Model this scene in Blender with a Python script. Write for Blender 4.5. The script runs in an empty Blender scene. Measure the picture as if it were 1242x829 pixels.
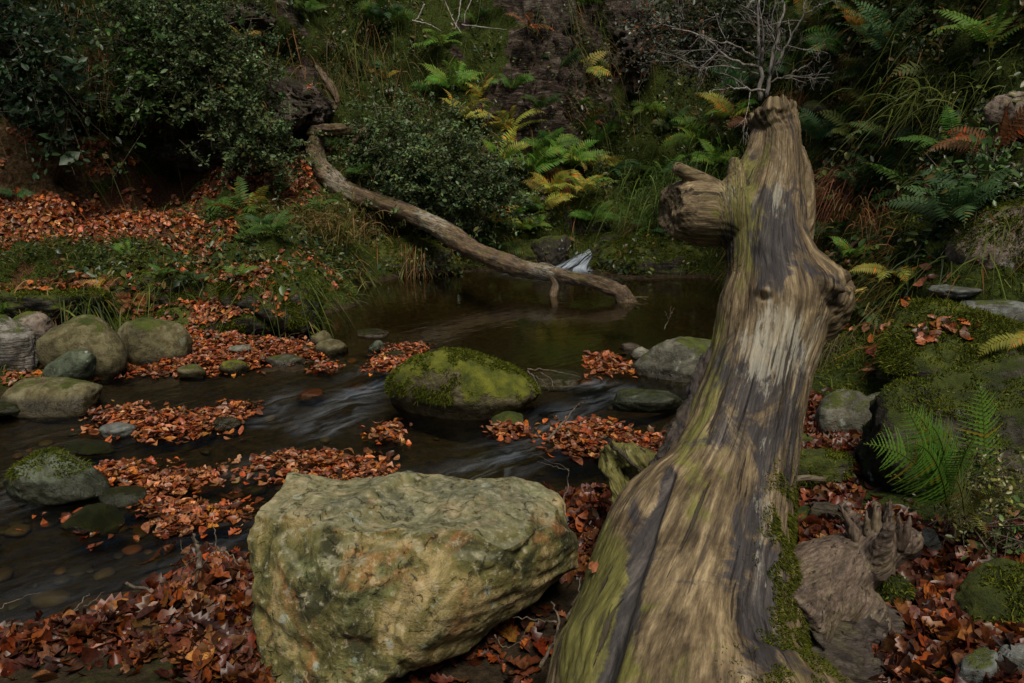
import bpy, math, random
import numpy as np
from mathutils import Vector
from mathutils.bvhtree import BVHTree
random.seed(7); RS = np.random.RandomState(7)
PI = math.pi
SC = bpy.context.scene
COL = SC.collection
# ------------------------------------------------------------------ camera model
CH = 1.6; TH = math.radians(14.2); FP = 966.0
cs, sn = math.cos(TH), math.sin(TH)
def ray(px, py):
    u = (px-621)/FP; v = (414.5-py)/FP
    return np.array([u, cs+v*sn, -sn+v*cs])
def W(px, py, Y):
    d = ray(px, py); t = Y/d[1]
    return np.array([d[0]*t, Y, CH+d[2]*t])
def WD(px, py, Y):                       # depth along the lens axis
    return Y/ray(px, py)[1]
def G(px, py, z=0.0):
    d = ray(px, py); t = (z-CH)/d[2]
    return np.array([d[0]*t, d[1]*t, z])
def proj(P):
    P = np.asarray(P, float); x, y, z = P[...,0], P[...,1], P[...,2]-CH
    f = y*cs - z*sn; up = y*sn + z*cs
    f = np.where(f < .05, .05, f)
    return 621+FP*x/f, 414.5-FP*up/f
# ------------------------------------------------------------------ noise
_g = np.array([[1,1,0],[-1,1,0],[1,-1,0],[-1,-1,0],[1,0,1],[-1,0,1],[1,0,-1],[-1,0,-1],[0,1,1],[0,-1,1],[0,1,-1],[0,-1,-1]], float)
def _h(i, j, k):
    h = (i.astype(np.int64)*73856093) ^ (j.astype(np.int64)*19349663) ^ (k.astype(np.int64)*83492791)
    h = (h ^ (h >> 13)) * 1274126177 & 0x7fffffff
    return (h ^ (h >> 16)) % 12
def pn(P):
    P = np.asarray(P, float); I = np.floor(P).astype(np.int64); F = P-I
    U = F*F*F*(F*(F*6-15)+10); r = 0
    for a in (0, 1):
        for b in (0, 1):
            for c in (0, 1):
                g = _g[_h(I[:,0]+a, I[:,1]+b, I[:,2]+c)]
                d = g[:,0]*(F[:,0]-a)+g[:,1]*(F[:,1]-b)+g[:,2]*(F[:,2]-c)
                w = (U[:,0] if a else 1-U[:,0])*(U[:,1] if b else 1-U[:,1])*(U[:,2] if c else 1-U[:,2])
                r = r + w*d
    return r
def fbm(P, o=4, g=.5, l=2.03):
    r = 0; a = 1.
    P = np.asarray(P, float)
    for i in range(o):
        r = r + a*pn(P+17.3*i); P = P*l; a *= g
    return r
def ridge(P, o=3, g=.5):
    r = 0; a = 1.; P = np.asarray(P, float)
    for i in range(o):
        r = r + a*(1-2.2*np.abs(pn(P+9.1*i))); P = P*2.1; a *= g
    return r
def sstep(a, b, x):
    t = np.clip((x-a)/(b-a), 0, 1); return t*t*(3-2*t)
def nrm(v):
    v = np.asarray(v, float); return v/np.maximum(np.linalg.norm(v, axis=-1, keepdims=True), 1e-9)
# ------------------------------------------------------------------ mesh + object helpers
class M:
    """collects polygons (lists of (n,k) index arrays) with a colour per vertex"""
    def __init__(s): s.v = []; s.f = []; s.c = []; s.n = 0
    def add(s, V, F, c=None):
        V = np.asarray(V, float).reshape(-1, 3)
        if not isinstance(F, list): F = [F]
        for f in F:
            f = np.asarray(f, np.int64)
            if f.size: s.f.append(f+s.n)
        s.v.append(V); s.n += len(V)
        if c is None: c = (1, 1, 1)
        c = np.asarray(c, float)
        s.c.append(np.broadcast_to(c, (len(V), 3)) if c.ndim == 1 else c)
    def V(s): return np.concatenate(s.v)
def setpoly(me, V, FL):
    me.vertices.add(len(V)); me.vertices.foreach_set('co', np.asarray(V, np.float32).ravel())
    loops = np.concatenate([f.ravel() for f in FL]); tot = np.concatenate([np.full(len(f), f.shape[1]) for f in FL])
    st = np.concatenate([[0], np.cumsum(tot)[:-1]])
    me.loops.add(len(loops)); me.loops.foreach_set('vertex_index', loops.astype(np.int32))
    me.polygons.add(len(tot)); me.polygons.foreach_set('loop_start', st.astype(np.int32))
    me.update(calc_edges=True)
def link(o, parent=None):
    COL.objects.link(o)
    if parent is not None: o.parent = parent
    return o
def tag(o, label=None, cat=None, group=None, kind=None):
    if label: o['label'] = label
    if cat: o['category'] = cat
    if group: o['group'] = group
    if kind: o['kind'] = kind
    return o
def build(name, m, mat, parent=None, origin=None, smooth=True, attrs=None):
    V = m.V() if isinstance(m, M) else m[0]
    F = m.f if isinstance(m, M) else m[1]
    og = np.zeros(3) if origin is None else np.asarray(origin, float)
    q = parent
    while q is not None: og = og + np.array(q.location); q = q.parent
    me = bpy.data.meshes.new(name); setpoly(me, V-og, F)
    if smooth: me.polygons.foreach_set('use_smooth', np.ones(len(me.polygons), bool))
    if isinstance(m, M) and m.c:
        a = me.color_attributes.new('Col', 'FLOAT_COLOR', 'POINT'); c = np.concatenate(m.c)
        a.data.foreach_set('color', np.c_[c, np.ones(len(c))].astype(np.float32).ravel())
    for k, val in (attrs or {}).items():
        val = np.asarray(val, np.float32)
        if val.ndim == 1: a = me.attributes.new(k, 'FLOAT', 'POINT'); a.data.foreach_set('value', val)
        else: a = me.attributes.new(k, 'FLOAT_VECTOR', 'POINT'); a.data.foreach_set('vector', val.ravel())
    me.materials.append(mat)
    o = bpy.data.objects.new(name, me)
    if origin is not None: o.location = origin
    return link(o, parent)
def empty(name, loc):
    o = bpy.data.objects.new(name, None); o.location = loc; o.empty_display_size = .1
    return link(o)
def inst(m, TV, TF, P, R, S, C):
    """real copies of a small template: P (n,3), R (n,3,3), S (n,) or (n,3), C (n,3)"""
    n = len(P); k = len(TV); S = np.asarray(S, float)
    if S.ndim == 1: S = np.repeat(S[:,None], 3, 1)
    V = np.einsum('nij,nkj->nki', R, TV[None]*S[:,None,:]) + P[:,None,:]
    off = (np.arange(n)*k)[:,None,None]
    m.add(V.reshape(-1, 3), [(np.asarray(f)[None]+off).reshape(-1, np.asarray(f).shape[1]) for f in TF], np.repeat(C, k, 0))
def frames(nz, ang, jit=None):
    """rotation matrices with local z along nz, spun by ang"""
    nz = nrm(nz); a = np.where(np.abs(nz[:,2:3]) < .9, [[0,0,1.]], [[1.,0,0]])
    x = nrm(np.cross(a, nz)); y = np.cross(nz, x)
    c, s = np.cos(ang)[:,None], np.sin(ang)[:,None]
    return np.stack([x*c+y*s, -x*s+y*c, nz], 2)
def tube(pts, rad, ns=8, cap=True, ell=None):
    P = np.asarray(pts, float); n = len(P); rad = np.broadcast_to(np.asarray(rad, float), (n,))
    T = nrm(np.gradient(P, axis=0)); a = np.array([0,0,1.]) if abs(T[0,2]) < .9 else np.array([1.,0,0])
    u = nrm(np.cross(T[0], a)); V = []
    th = np.arange(ns)*2*PI/ns
    for i in range(n):
        u = nrm(u-T[i]*np.dot(u, T[i])); w = np.cross(T[i], u)
        V.append(P[i]+rad[i]*(np.cos(th)[:,None]*u+np.sin(th)[:,None]*w))
    V = np.concatenate(V); i = np.arange(n-1)[:,None]*ns; j = np.arange(ns)[None]; jn = (j+1) % ns
    F = [np.stack([i+j, i+jn, i+ns+jn, i+ns+j], -1).reshape(-1, 4)]
    if cap:
        V = np.concatenate([V, P[:1], P[-1:]]); c0 = n*ns
        j = np.arange(ns); jn = (j+1) % ns
        F.append(np.concatenate([np.stack([jn, j, np.full(ns, c0)], 1), np.stack([(n-1)*ns+j, (n-1)*ns+jn, np.full(ns, c0+1)], 1)]))
    return V, F
def spline(pts, n):
    P = np.asarray(pts, float); k = len(P)
    if k < 3: return P[0]+(P[-1]-P[0])*np.linspace(0, 1, n)[:,None]
    Q = np.concatenate([2*P[:1]-P[1:2], P, 2*P[-1:]-P[-2:-1]]); t = np.linspace(0, k-1-1e-6, n); i = t.astype(int); f = (t-i)[:,None]
    a, b, c, d = Q[i], Q[i+1], Q[i+2], Q[i+3]
    return .5*(2*b+(c-a)*f+(2*a-5*b+4*c-d)*f*f+(3*b-a-3*c+d)*f**3)
def remesh(shapes, vox, smooth=2):
    me = bpy.data.meshes.new('tmp'); m = M()
    for V, F in shapes: m.add(V, F)
    setpoly(me, m.V(), m.f); o = bpy.data.objects.new('tmp', me); COL.objects.link(o)
    md = o.modifiers.new('r', 'REMESH'); md.mode = 'VOXEL'; md.voxel_size = vox
    if smooth:
        s = o.modifiers.new('s', 'SMOOTH'); s.iterations = smooth; s.factor = .5
    dg = bpy.context.evaluated_depsgraph_get(); e = o.evaluated_get(dg); r = bpy.data.meshes.new_from_object(e)
    V, F, N = readmesh(r)
    bpy.data.objects.remove(o); bpy.data.meshes.remove(me); bpy.data.meshes.remove(r)
    return V, F, N
def readmesh(r):
    V = np.empty(len(r.vertices)*3, np.float32); r.vertices.foreach_get('co', V)
    N = np.empty(len(r.vertices)*3, np.float32); r.vertex_normals.foreach_get('vector', N)
    L = np.empty(len(r.loops), np.int32); r.loops.foreach_get('vertex_index', L)
    T = np.empty(len(r.polygons), np.int32); r.polygons.foreach_get('loop_total', T)
    S = np.empty(len(r.polygons), np.int32); r.polygons.foreach_get('loop_start', S)
    F = []
    for k in np.unique(T): F.append(L[S[T == k][:,None]+np.arange(k)].astype(np.int64))
    return V.reshape(-1, 3).astype(float), F, N.reshape(-1, 3).astype(float)
def vnorm(V, F):
    N = np.zeros_like(V)
    for f in F:
        a, b, c = V[f[:,0]], V[f[:,1]], V[f[:,2]]; n = np.cross(b-a, c-a)
        if f.shape[1] == 4: n = n+np.cross(c-a, V[f[:,3]]-a)
        for k in range(f.shape[1]): np.add.at(N, f[:,k], n)
    return nrm(N)
def hull(pts):
    import bmesh
    bm = bmesh.new()
    for p in pts: bm.verts.new(p)
    r = bmesh.ops.convex_hull(bm, input=bm.verts)
    bmesh.ops.delete(bm, geom=list(set(g for g in list(r['geom_interior'])+list(r['geom_unused']) if isinstance(g, bmesh.types.BMVert))), context='VERTS')
    bmesh.ops.triangulate(bm, faces=bm.faces); bmesh.ops.recalc_face_normals(bm, faces=bm.faces)
    bm.verts.index_update(); V = np.array([v.co[:] for v in bm.verts]); F = np.array([[v.index for v in f.verts] for f in bm.faces]); bm.free()
    return V, [F]
# ------------------------------------------------------------------ node helper
class NB:
    def __init__(s, name):
        s.m = bpy.data.materials.new(name); s.m.use_nodes = True; s.t = s.m.node_tree; s.t.nodes.clear()
        s.out = s.t.nodes.new('ShaderNodeOutputMaterial')
    def put(s, sock, v):
        if v is None: return
        if isinstance(v, bpy.types.NodeSocket): s.t.links.new(v, sock)
        elif hasattr(sock, 'default_value'):
            if sock.type == 'RGBA' and isinstance(v, (tuple, list)) and len(v) == 3: v = (*v, 1)
            sock.default_value = v
    def n(s, typ, ins=None, **pr):
        nd = s.t.nodes.new('ShaderNode'+typ)
        for k, v in pr.items(): setattr(nd, k, v)
        for k, v in (ins or {}).items(): s.put(nd.inputs[k], v)
        return nd
    def attr(s, a, o='Color'): return s.n('Attribute', attribute_name=a).outputs[o]
    def obj(s): return s.n('TexCoord').outputs['Object']
    def pos(s): return s.n('NewGeometry').outputs['Position']
    def nz(s, nrmsock=None):
        g = s.n('NewGeometry').outputs['Normal']; return s.n('SeparateXYZ', {0: g}).outputs[2]
    def pz(s): return s.n('SeparateXYZ', {0: s.pos()}).outputs[2]
    def map(s, v, sc=(1,1,1), rot=(0,0,0), loc=(0,0,0)): return s.n('Mapping', {'Vector': v, 'Scale': sc, 'Rotation': rot, 'Location': loc}).outputs[0]
    def noise(s, v, sc, det=4, ro=.55, dist=0, o='Fac'): return s.n('TexNoise', {'Vector': v, 'Scale': sc, 'Detail': det, 'Roughness': ro, 'Distortion': dist}).outputs[o]
    def vor(s, v, sc, f='F1', o='Distance', ran=1): return s.n('TexVoronoi', {'Vector': v, 'Scale': sc, 'Randomness': ran}, feature=f).outputs[o]
    def ma(s, op, a, b=None, c=None, clamp=False):
        nd = s.n('Math', {0: a}, operation=op, use_clamp=clamp); s.put(nd.inputs[1], b)
        if c is not None: s.put(nd.inputs[2], c)
        return nd.outputs[0]
    def rng(s, v, a, b, c=0., d=1.):
        return s.n('MapRange', {0: v, 1: a, 2: b, 3: c, 4: d}, interpolation_type='SMOOTHSTEP').outputs[0]
    def ramp(s, f, stops):
        nd = s.n('ValToRGB', {0: f}); e = nd.color_ramp.elements
        while len(e) < len(stops): e.new(.5)
        for q, (p, c) in zip(e, stops): q.position = p; q.color = (*c, 1) if len(c) == 3 else c
        return nd.outputs[0]
    def mix(s, f, a, b, mode='MIX'):
        nd = s.n('Mix', data_type='RGBA', blend_type=mode)
        s.put(nd.inputs[0], f); s.put(nd.inputs[6], a); s.put(nd.inputs[7], b); return nd.outputs[2]
    def bump(s, h, st=.5, d=.01, n=None):
        return s.n('Bump', {'Height': h, 'Strength': st, 'Distance': d, 'Normal': n}).outputs[0]
    def principled(s, col, ro=.8, normal=None, spec=.3, **kw):
        p = s.n('BsdfPrincipled', {'Base Color': col, 'Roughness': ro, 'Normal': normal, 'Specular IOR Level': spec})
        for k, v in kw.items(): s.put(p.inputs[k.replace('_', ' ')], v)
        s.t.links.new(p.outputs[0], s.out.inputs[0]); return p
# ------------------------------------------------------------------ world, sun, camera
w = bpy.data.worlds.new("World"); SC.world = w; w.use_nodes = True
nt = w.node_tree; nt.nodes.clear()
SUN_EL, SUN_AZ = math.radians(60), math.radians(165)       # azimuth measured clockwise from +Y
sky = nt.nodes.new('ShaderNodeTexSky'); sky.sky_type = 'NISHITA'; sky.sun_disc = False
sky.sun_elevation = SUN_EL; sky.sun_rotation = SUN_AZ; sky.air_density = 1.2; sky.dust_density = 3.0
bg = nt.nodes.new('ShaderNodeBackground'); bg.inputs[1].default_value = 0.05
wo = nt.nodes.new('ShaderNodeOutputWorld'); nt.links.new(sky.outputs[0], bg.inputs[0]); nt.links.new(bg.outputs[0], wo.inputs[0])
sl = bpy.data.lights.new('sun', 'SUN'); sl.energy = 4.6; sl.angle = math.radians(24); sl.color = (1, .91, .76)
so = bpy.data.objects.new('sun', sl)
sd = Vector((math.sin(SUN_AZ)*math.cos(SUN_EL), math.cos(SUN_AZ)*math.cos(SUN_EL), math.sin(SUN_EL)))
so.rotation_euler = sd.to_track_quat('Z', 'Y').to_euler(); so.location = (0, 0, 12); link(so)
SC.view_settings.view_transform = 'Standard'; SC.view_settings.look = 'None'; SC.view_settings.gamma = 1
SC.view_settings.exposure = -0.24; SC.view_settings.use_curve_mapping = False
cam = bpy.data.cameras.new('camera'); cam.sensor_width = 36; cam.lens = 28; cam.clip_start = .05; cam.clip_end = 500
co = bpy.data.objects.new('camera', cam); co.location = (0, 0, CH); co.rotation_euler = (PI/2-TH, 0, 0); link(co); SC.camera = co
SC.cycles.max_bounces = 5; SC.cycles.transparent_max_bounces = 10; SC.cycles.diffuse_bounces = 2
# ------------------------------------------------------------------ materials
def mat_rock(name, a, b, c, moss=.5, mosscol=((.035,.05,.008),(.11,.13,.02)), lichen=0., wet=.03, bs=1., sc=1., orange=0., strata=0.):
    N = NB(name); p = N.obj(); r = N.n('ObjectInfo').outputs['Random']
    p2 = N.n('VectorMath', {0: p, 1: N.n('CombineXYZ', {0: N.ma('MULTIPLY', r, 31.), 1: N.ma('MULTIPLY', r, 17.), 2: r}).outputs[0]}, operation='ADD').outputs[0]
    big = N.noise(p2, 4*sc, 6, .6, .6); mid = N.noise(p2, 17*sc, 8, .65, .4); fin = N.noise(p2, 90*sc, 6, .7)
    col = N.ramp(big, [(.32, a), (.5, b), (.68, c)])
    col = N.mix(N.rng(mid, .38, .6), N.mix(1., col, (.5,.46,.4), 'MULTIPLY'), col)
    col = N.mix(N.rng(fin, .52, .72, 0, .55), col, c)
    pits = N.vor(p2, 60*sc); pm = N.rng(pits, .08, .26)
    mur = N.rng(N.noise(p2, 9*sc, 4), .5, .62)
    col = N.mix(N.ma('MULTIPLY', N.ma('SUBTRACT', 1., pm), N.ma('MULTIPLY', mur, .8)), col, (.02,.018,.014))
    if orange > 0:
        om = N.rng(N.noise(N.map(p2, loc=(3,5,1)), 3.3*sc, 5, .6, 1.), .55, .68, 0, orange)
        col = N.mix(om, col, (.24,.095,.025))
    if lichen > 0:
        v = N.vor(N.n('VectorMath', {0: p2, 1: N.n('VectorMath', {0: N.noise(p2, 22*sc, 4, o='Color'), 1: (.11/sc,.11/sc,.11/sc)}, operation='MULTIPLY').outputs[0]}, operation='ADD').outputs[0], 11*sc)
        lm = N.ma('MULTIPLY', N.rng(N.ma('ADD', v, N.ma('MULTIPLY', fin, .5)), .5, .4), N.rng(N.noise(p2, 2.6*sc, 2), .5, .56))
        col = N.mix(N.ma('MULTIPLY', lm, lichen), col, (.34,.40,.35))
    h = N.ma('ADD', N.ma('MULTIPLY', mid, 1.8), N.ma('ADD', N.ma('MULTIPLY', fin, .45), N.ma('MULTIPLY', pm, .25)))
    if strata:
        st = N.noise(N.map(p2, (1,1,9)), 5*sc, 5, .6, .3); h = N.ma('ADD', h, N.ma('MULTIPLY', st, strata*3))
        col = N.mix(N.rng(st, .45, .6, 0, .6), col, N.mix(1., col, (.35,.33,.3), 'MULTIPLY'))
    if moss > 0:
        up = N.nz(); mn = N.noise(p2, 5*sc, 6, .65)
        mk = N.rng(N.ma('ADD', N.ma('MULTIPLY', up, .55), N.ma('MULTIPLY', mn, 1.6)), 1.62-moss, 1.82-moss)
        mf = N.noise(p2, 160, 5, .8); mc = N.mix(N.rng(N.ma('ADD', N.ma('MULTIPLY', mf, .5), N.ma('MULTIPLY', N.noise(p2, 11, 4), .6)), .4, .72), mosscol[0], mosscol[1])
        col = N.mix(mk, col, mc); h = N.ma('ADD', h, N.ma('MULTIPLY', mk, N.ma('ADD', .35, N.ma('MULTIPLY', mf, 1.3))))
    ro = .85
    if wet:
        wn = N.ma('ADD', N.pz(), N.ma('MULTIPLY', N.noise(p, 8, 3), -.05)); wm = N.rng(wn, wet-.03, wet+.02, 1, 0)
        col = N.mix(wm, col, N.mix(1., col, (.25,.23,.2), 'MULTIPLY')); ro = N.rng(wm, 0, 1, .85, .25)
    N.principled(col, ro, N.bump(h, .9, .012*bs), .3); return N.m
R_GREY = mat_rock('river_boulder_stone', (.055,.055,.042), (.11,.11,.085), (.2,.195,.155), .42, lichen=.5)
R_OLIVE = mat_rock('olive_boulder_stone', (.05,.045,.022), (.13,.115,.055), (.2,.185,.115), .36, lichen=.25)
R_MOSS = mat_rock('mossy_boulder_stone', (.05,.045,.022), (.1,.085,.045), (.17,.16,.09), .74, ((.04,.055,.006),(.19,.2,.02)))
R_MOSS2 = mat_rock('mossy_bank_stone', (.045,.04,.03), (.08,.075,.06), (.14,.13,.1), .9, ((.018,.028,.004),(.1,.12,.015)), strata=.5)
R_DARK = mat_rock('dark_bank_stone', (.02,.018,.013), (.045,.04,.03), (.09,.08,.062), .66, ((.02,.03,.004),(.075,.095,.012)), lichen=.9, wet=0)
R_PALE = mat_rock('pale_flat_stone', (.16,.16,.13), (.22,.22,.18), (.28,.27,.22), .35, lichen=.3)
R_PINK = mat_rock('pinkish_boulder_stone', (.13,.1,.08), (.2,.16,.13), (.26,.23,.2), .4, lichen=.2)
R_STRAT = mat_rock('layered_boulder_stone', (.13,.12,.1), (.2,.19,.17), (.32,.31,.29), .42, lichen=.4, strata=1.)
R_GREEN = mat_rock('grey_green_stone', (.05,.065,.042), (.095,.12,.078), (.16,.18,.14), .42, lichen=.7)
R_ORANGE = mat_rock('wet_orange_stone', (.16,.05,.015), (.28,.09,.02), (.3,.12,.04), 0, wet=.09)
R_SLATE = mat_rock('slate_stone', (.09,.1,.095), (.15,.165,.16), (.2,.21,.2), .3, lichen=.5, wet=0, strata=.3)
def mat_bigrock():
    N = NB('ochre_olive_boulder_stone'); p = N.obj()
    n1 = N.noise(p, 3.6, 7, .62, 1.2); n2 = N.noise(N.map(p, loc=(4,1,2)), 8, 7, .66, .8); n3 = N.noise(p, 34, 8, .7, .3); n4 = N.noise(p, 150, 4, .7)
    col = N.ramp(n1, [(.4, (.03,.032,.011)), (.48, (.115,.105,.03)), (.53, (.17,.138,.046)), (.61, (.36,.28,.13))])
    col = N.mix(N.rng(n2, .52, .66, 0, .8), col, N.ramp(n3, [(.4, (.09,.105,.035)), (.62, (.22,.23,.1))]))
    o = N.rng(N.noise(N.map(p, loc=(1.7,9.1,2.3)), 3.4, 6, .65, 1.6), .54, .66, 0, .6)
    col = N.mix(o, col, N.ramp(n3, [(.38, (.13,.055,.018)), (.6, (.34,.15,.045))]))
    col = N.mix(N.rng(n3, .53, .68, 0, .7), col, (.42,.37,.25))
    col = N.mix(N.rng(n3, .46, .32, 0, .9), col, (.035,.032,.018))
    col = N.mix(N.rng(n4, .56, .7, 0, .6), col, (.05,.045,.03))
    top = N.rng(N.ma('ADD', N.nz(), N.ma('MULTIPLY', N.noise(p, 6, 5), .7)), 1.05, 1.3)
    col = N.mix(N.ma('MULTIPLY', top, .55), col, N.ramp(n3, [(.35, (.09,.1,.05)), (.6, (.3,.29,.2))]))
    v = N.vor(N.n('VectorMath', {0: p, 1: N.n('VectorMath', {0: N.noise(p, 25, 4, o='Color'), 1: (.07,.07,.07)}, operation='MULTIPLY').outputs[0]}, operation='ADD').outputs[0], 12)
    lm = N.ma('MULTIPLY', N.rng(v, .2, .15), N.rng(N.noise(N.map(p, loc=(7,7,7)), 3.2, 2), .53, .58))
    col = N.mix(N.ma('MULTIPLY', lm, .5), col, (.3,.36,.33))
    cr = N.vor(N.n('VectorMath', {0: p, 1: N.n('VectorMath', {0: N.noise(p, 6, 4, o='Color'), 1: (.3,.3,.3)}, operation='MULTIPLY').outputs[0]}, operation='ADD').outputs[0], 5.5, 'DISTANCE_TO_EDGE')
    ck = N.ma('MULTIPLY', N.rng(cr, .0, .03, .55, 0), N.rng(n3, .52, .40))
    col = N.mix(ck, col, (.02,.017,.012))
    h = N.ma('ADD', N.ma('MULTIPLY', n3, 1.3), N.ma('ADD', N.ma('MULTIPLY', n4, .1), N.ma('MULTIPLY', ck, -1.2)))
    h = N.ma('ADD', h, N.ma('MULTIPLY', n2, 1.5))
    N.principled(col, .8, N.bump(h, .9, .010), .3); return N.m
R_BIG = mat_bigrock()
def mat_ground():
    N = NB('woodland_ground'); p = N.pos()
    leaf, rock, earth, moss = [N.attr('m_'+k, 'Fac') for k in ('leaf', 'rock', 'earth', 'moss')]
    n1 = N.noise(p, 3, 6, .65); n2 = N.noise(p, 22, 7, .7); n3 = N.noise(p, 80, 4, .7)
    soil = N.ramp(n2, [(.35, (.012,.009,.006)), (.55, (.04,.028,.016)), (.72, (.075,.05,.028))])
    green = N.ramp(N.noise(p, 45, 5, .75), [(.36, (.008,.013,.002)), (.52, (.03,.045,.006)), (.7, (.085,.105,.013))])
    col = N.mix(N.rng(N.ma('ADD', n1, N.ma('MULTIPLY', moss, .6)), .6, .75), soil, green)
    ec = N.ramp(n2, [(.34, (.02,.014,.008)), (.52, (.095,.06,.028)), (.7, (.23,.15,.075))])
    col = N.mix(N.rng(N.ma('ADD', earth, N.ma('MULTIPLY', n2, .5)), .6, .85), col, ec)
    lc = N.ramp(n3, [(.35, (.02,.01,.006)), (.5, (.07,.032,.016)), (.65, (.16,.075,.035))])
    col = N.mix(N.rng(N.ma('ADD', leaf, N.ma('MULTIPLY', n2, .5)), .62, .8), col, lc)
    st = N.noise(N.map(p, (1.2,1.2,5), (.35,.22,0)), 3., 9, .72, 1.2)
    rc = N.ramp(st, [(.38, (.012,.009,.007)), (.5, (.06,.042,.033)), (.58, (.13,.1,.085)), (.68, (.34,.31,.27))])
    col = N.mix(N.rng(N.ma('ADD', rock, N.ma('MULTIPLY', n2, .3)), .5, .75), col, rc)
    bed = N.ramp(n2, [(.35, (.02,.012,.004)), (.55, (.10,.062,.022)), (.7, (.2,.13,.05))])
    col = N.mix(N.rng(N.pz(), -.01, -.05), col, bed)
    h = N.ma('ADD', N.ma('MULTIPLY', n2, 1.), N.ma('MULTIPLY', n3, .6)); h = N.ma('ADD', h, N.ma('MULTIPLY', N.ma('MULTIPLY', st, rock), 3.))
    wd_ = N.rng(N.ma('ADD', N.pz(), N.ma('MULTIPLY', N.noise(p, 5, 4), .08)), .11, .06)
    col = N.mix(wd_, col, N.ramp(n2, [(.35, (.012,.009,.005)), (.6, (.05,.034,.018)), (.75, (.1,.065,.035))]))
    N.principled(col, .9, N.bump(h, 1., .03), .15); return N.m
M_GROUND = mat_ground()
M_STRATA = mat_rock("craggy_wall_rock", (.03,.02,.016), (.075,.055,.045), (.26,.22,.19), .4, wet=0, strata=.5, bs=4)
def mat_foliage(name, trans=.35, ro=.55, spec=.3, var=0):
    N = NB(name); c = N.attr('Col')
    if var:
        f = N.noise(N.pos(), 70, 4, .6); c = N.mix(N.rng(f, .3, .62), N.mix(1., c, (.35,.3,.3), 'MULTIPLY'), c)
    d = N.n('BsdfPrincipled', {'Base Color': c, 'Roughness': ro, 'Specular IOR Level': spec})
    t = N.n('BsdfTranslucent', {'Color': c}); mx = N.n('MixShader', {0: trans, 1: d.outputs[0], 2: t.outputs[0]})
    N.t.links.new(mx.outputs[0], N.out.inputs[0]); return N.m
M_LEAF = mat_foliage('green_leaf', .3, .4, .5); M_FERN = mat_foliage('fern_leaf', .35, .6, .25)
M_GRASS = mat_foliage('grass_blade', .3, .6, .25); M_DEAD = mat_foliage('fallen_leaf', .12, .42, .4, 1); M_MOSSF = mat_foliage('moss', .3, .9, .05)
M_GLOSS = mat_foliage('glossy_small_leaf', .2, .55, .22)
def mat_wood(name, cols, green=.4, blue=.3, white=.3, bs=1., fine=1., dark=(.03,.022,.016)):
    N = NB(name); g = N.attr('grain', 'Vector')
    s1 = N.ma('ADD', N.ma('MULTIPLY', N.noise(N.map(g, (1,1,.11)), 30, 9, .74, .6), .5), N.ma('MULTIPLY', N.noise(N.map(g, (1,1,.06), loc=(1,6,2)), 95, 7, .72, .2), .5)); s2 = N.noise(N.map(g, (1,1,.035)), 120*fine, 6, .7, .2)
    b1 = N.noise(N.map(g, (1,1,.6)), 7, 7, .65, 1.2); b2 = N.noise(N.map(g, (1,1,.5), loc=(3,3,3)), 8, 8, .7, 1.2)
    b3 = N.noise(N.map(g, (1,1,.5), loc=(7,1,5)), 8, 8, .72, 1.)
    col = N.ramp(s1, [(.36, cols[0]), (.5, cols[1]), (.64, cols[2])])
    col = N.mix(N.rng(b1, .47, .6, 0, .85), col, N.mix(1., col, (.45,.42,.38), 'MULTIPLY'))
    col = N.mix(N.rng(N.ma('ADD', b2, N.ma('MULTIPLY', N.attr('algae', 'Fac'), .2)), .475, .62, 0, green), col, N.ramp(s1, [(.3, (.035,.036,.008)), (.65, (.21,.2,.05))]))
    col = N.mix(N.rng(N.ma('ADD', b3, N.ma('MULTIPLY', N.attr('stain', 'Fac'), .16)), .51, .62, 0, blue), col, N.ramp(s1, [(.3, (.01,.009,.011)), (.5, (.035,.032,.036)), (.7, (.13,.115,.105))]))
    col = N.mix(1., col, N.ramp(N.noise(N.map(g, (1,1,.08), loc=(9,2,0)), 130*fine, 6, .75, .3), [(.36, (.45,.42,.4)), (.56, (1.,1.,1.)), (.68, (1.35,1.32,1.28))]), 'MULTIPLY')
    wn = N.ma('ADD', N.ma('MULTIPLY', N.noise(N.map(g, (1,1,.3), loc=(2,8,1)), 24, 8, .75, .6), .6), N.ma('MULTIPLY', N.noise(N.map(g, (1,1,.12), loc=(4,4,1)), 90, 6, .75), .4))
    col = N.mix(N.rng(N.ma('ADD', wn, N.ma('MULTIPLY', N.attr('pale', 'Fac'), .16)), .55, .64, 0, white), col, N.ramp(s2, [(.35, (.17,.15,.11)), (.6, (.44,.43,.36))]))
    ckn = N.rng(s2, .42, .32); col = N.mix(N.ma('MULTIPLY', ckn, .8), col, dark)
    cr = N.rng(N.noise(N.map(g, (1,1,.05), loc=(5,5,0)), 55, 6, .6, .3), .4, .35); col = N.mix(N.ma('MULTIPLY', cr, .9), col, dark)
    h = N.ma('ADD', N.ma('MULTIPLY', s1, 1.2), N.ma('ADD', N.ma('MULTIPLY', s2, .5), N.ma('MULTIPLY', cr, -1.)))
    N.principled(col, .72, N.bump(h, 1., .007*bs), .3); return N.m
W_TRUNK = mat_wood('weathered_wood', ((.028,.021,.013), (.17,.125,.068), (.385,.305,.18)), .95, .95, .55)
W_ROOT = mat_wood('grey_root_wood', ((.05,.035,.026), (.135,.098,.074), (.21,.155,.118)), .25, .4, .3)
W_DARK = mat_wood('dark_bark', ((.03,.022,.018), (.06,.048,.04), (.11,.09,.08)), .25, .4, .05, 1.6)
W_LOG = mat_wood('fallen_log_wood', ((.04,.026,.017), (.13,.085,.052), (.27,.2,.135)), .5, .8, .6)
W_TWIG = mat_wood('twig_wood', ((.07,.05,.035), (.15,.12,.09), (.24,.2,.16)), .2, .1, .2)
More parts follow.
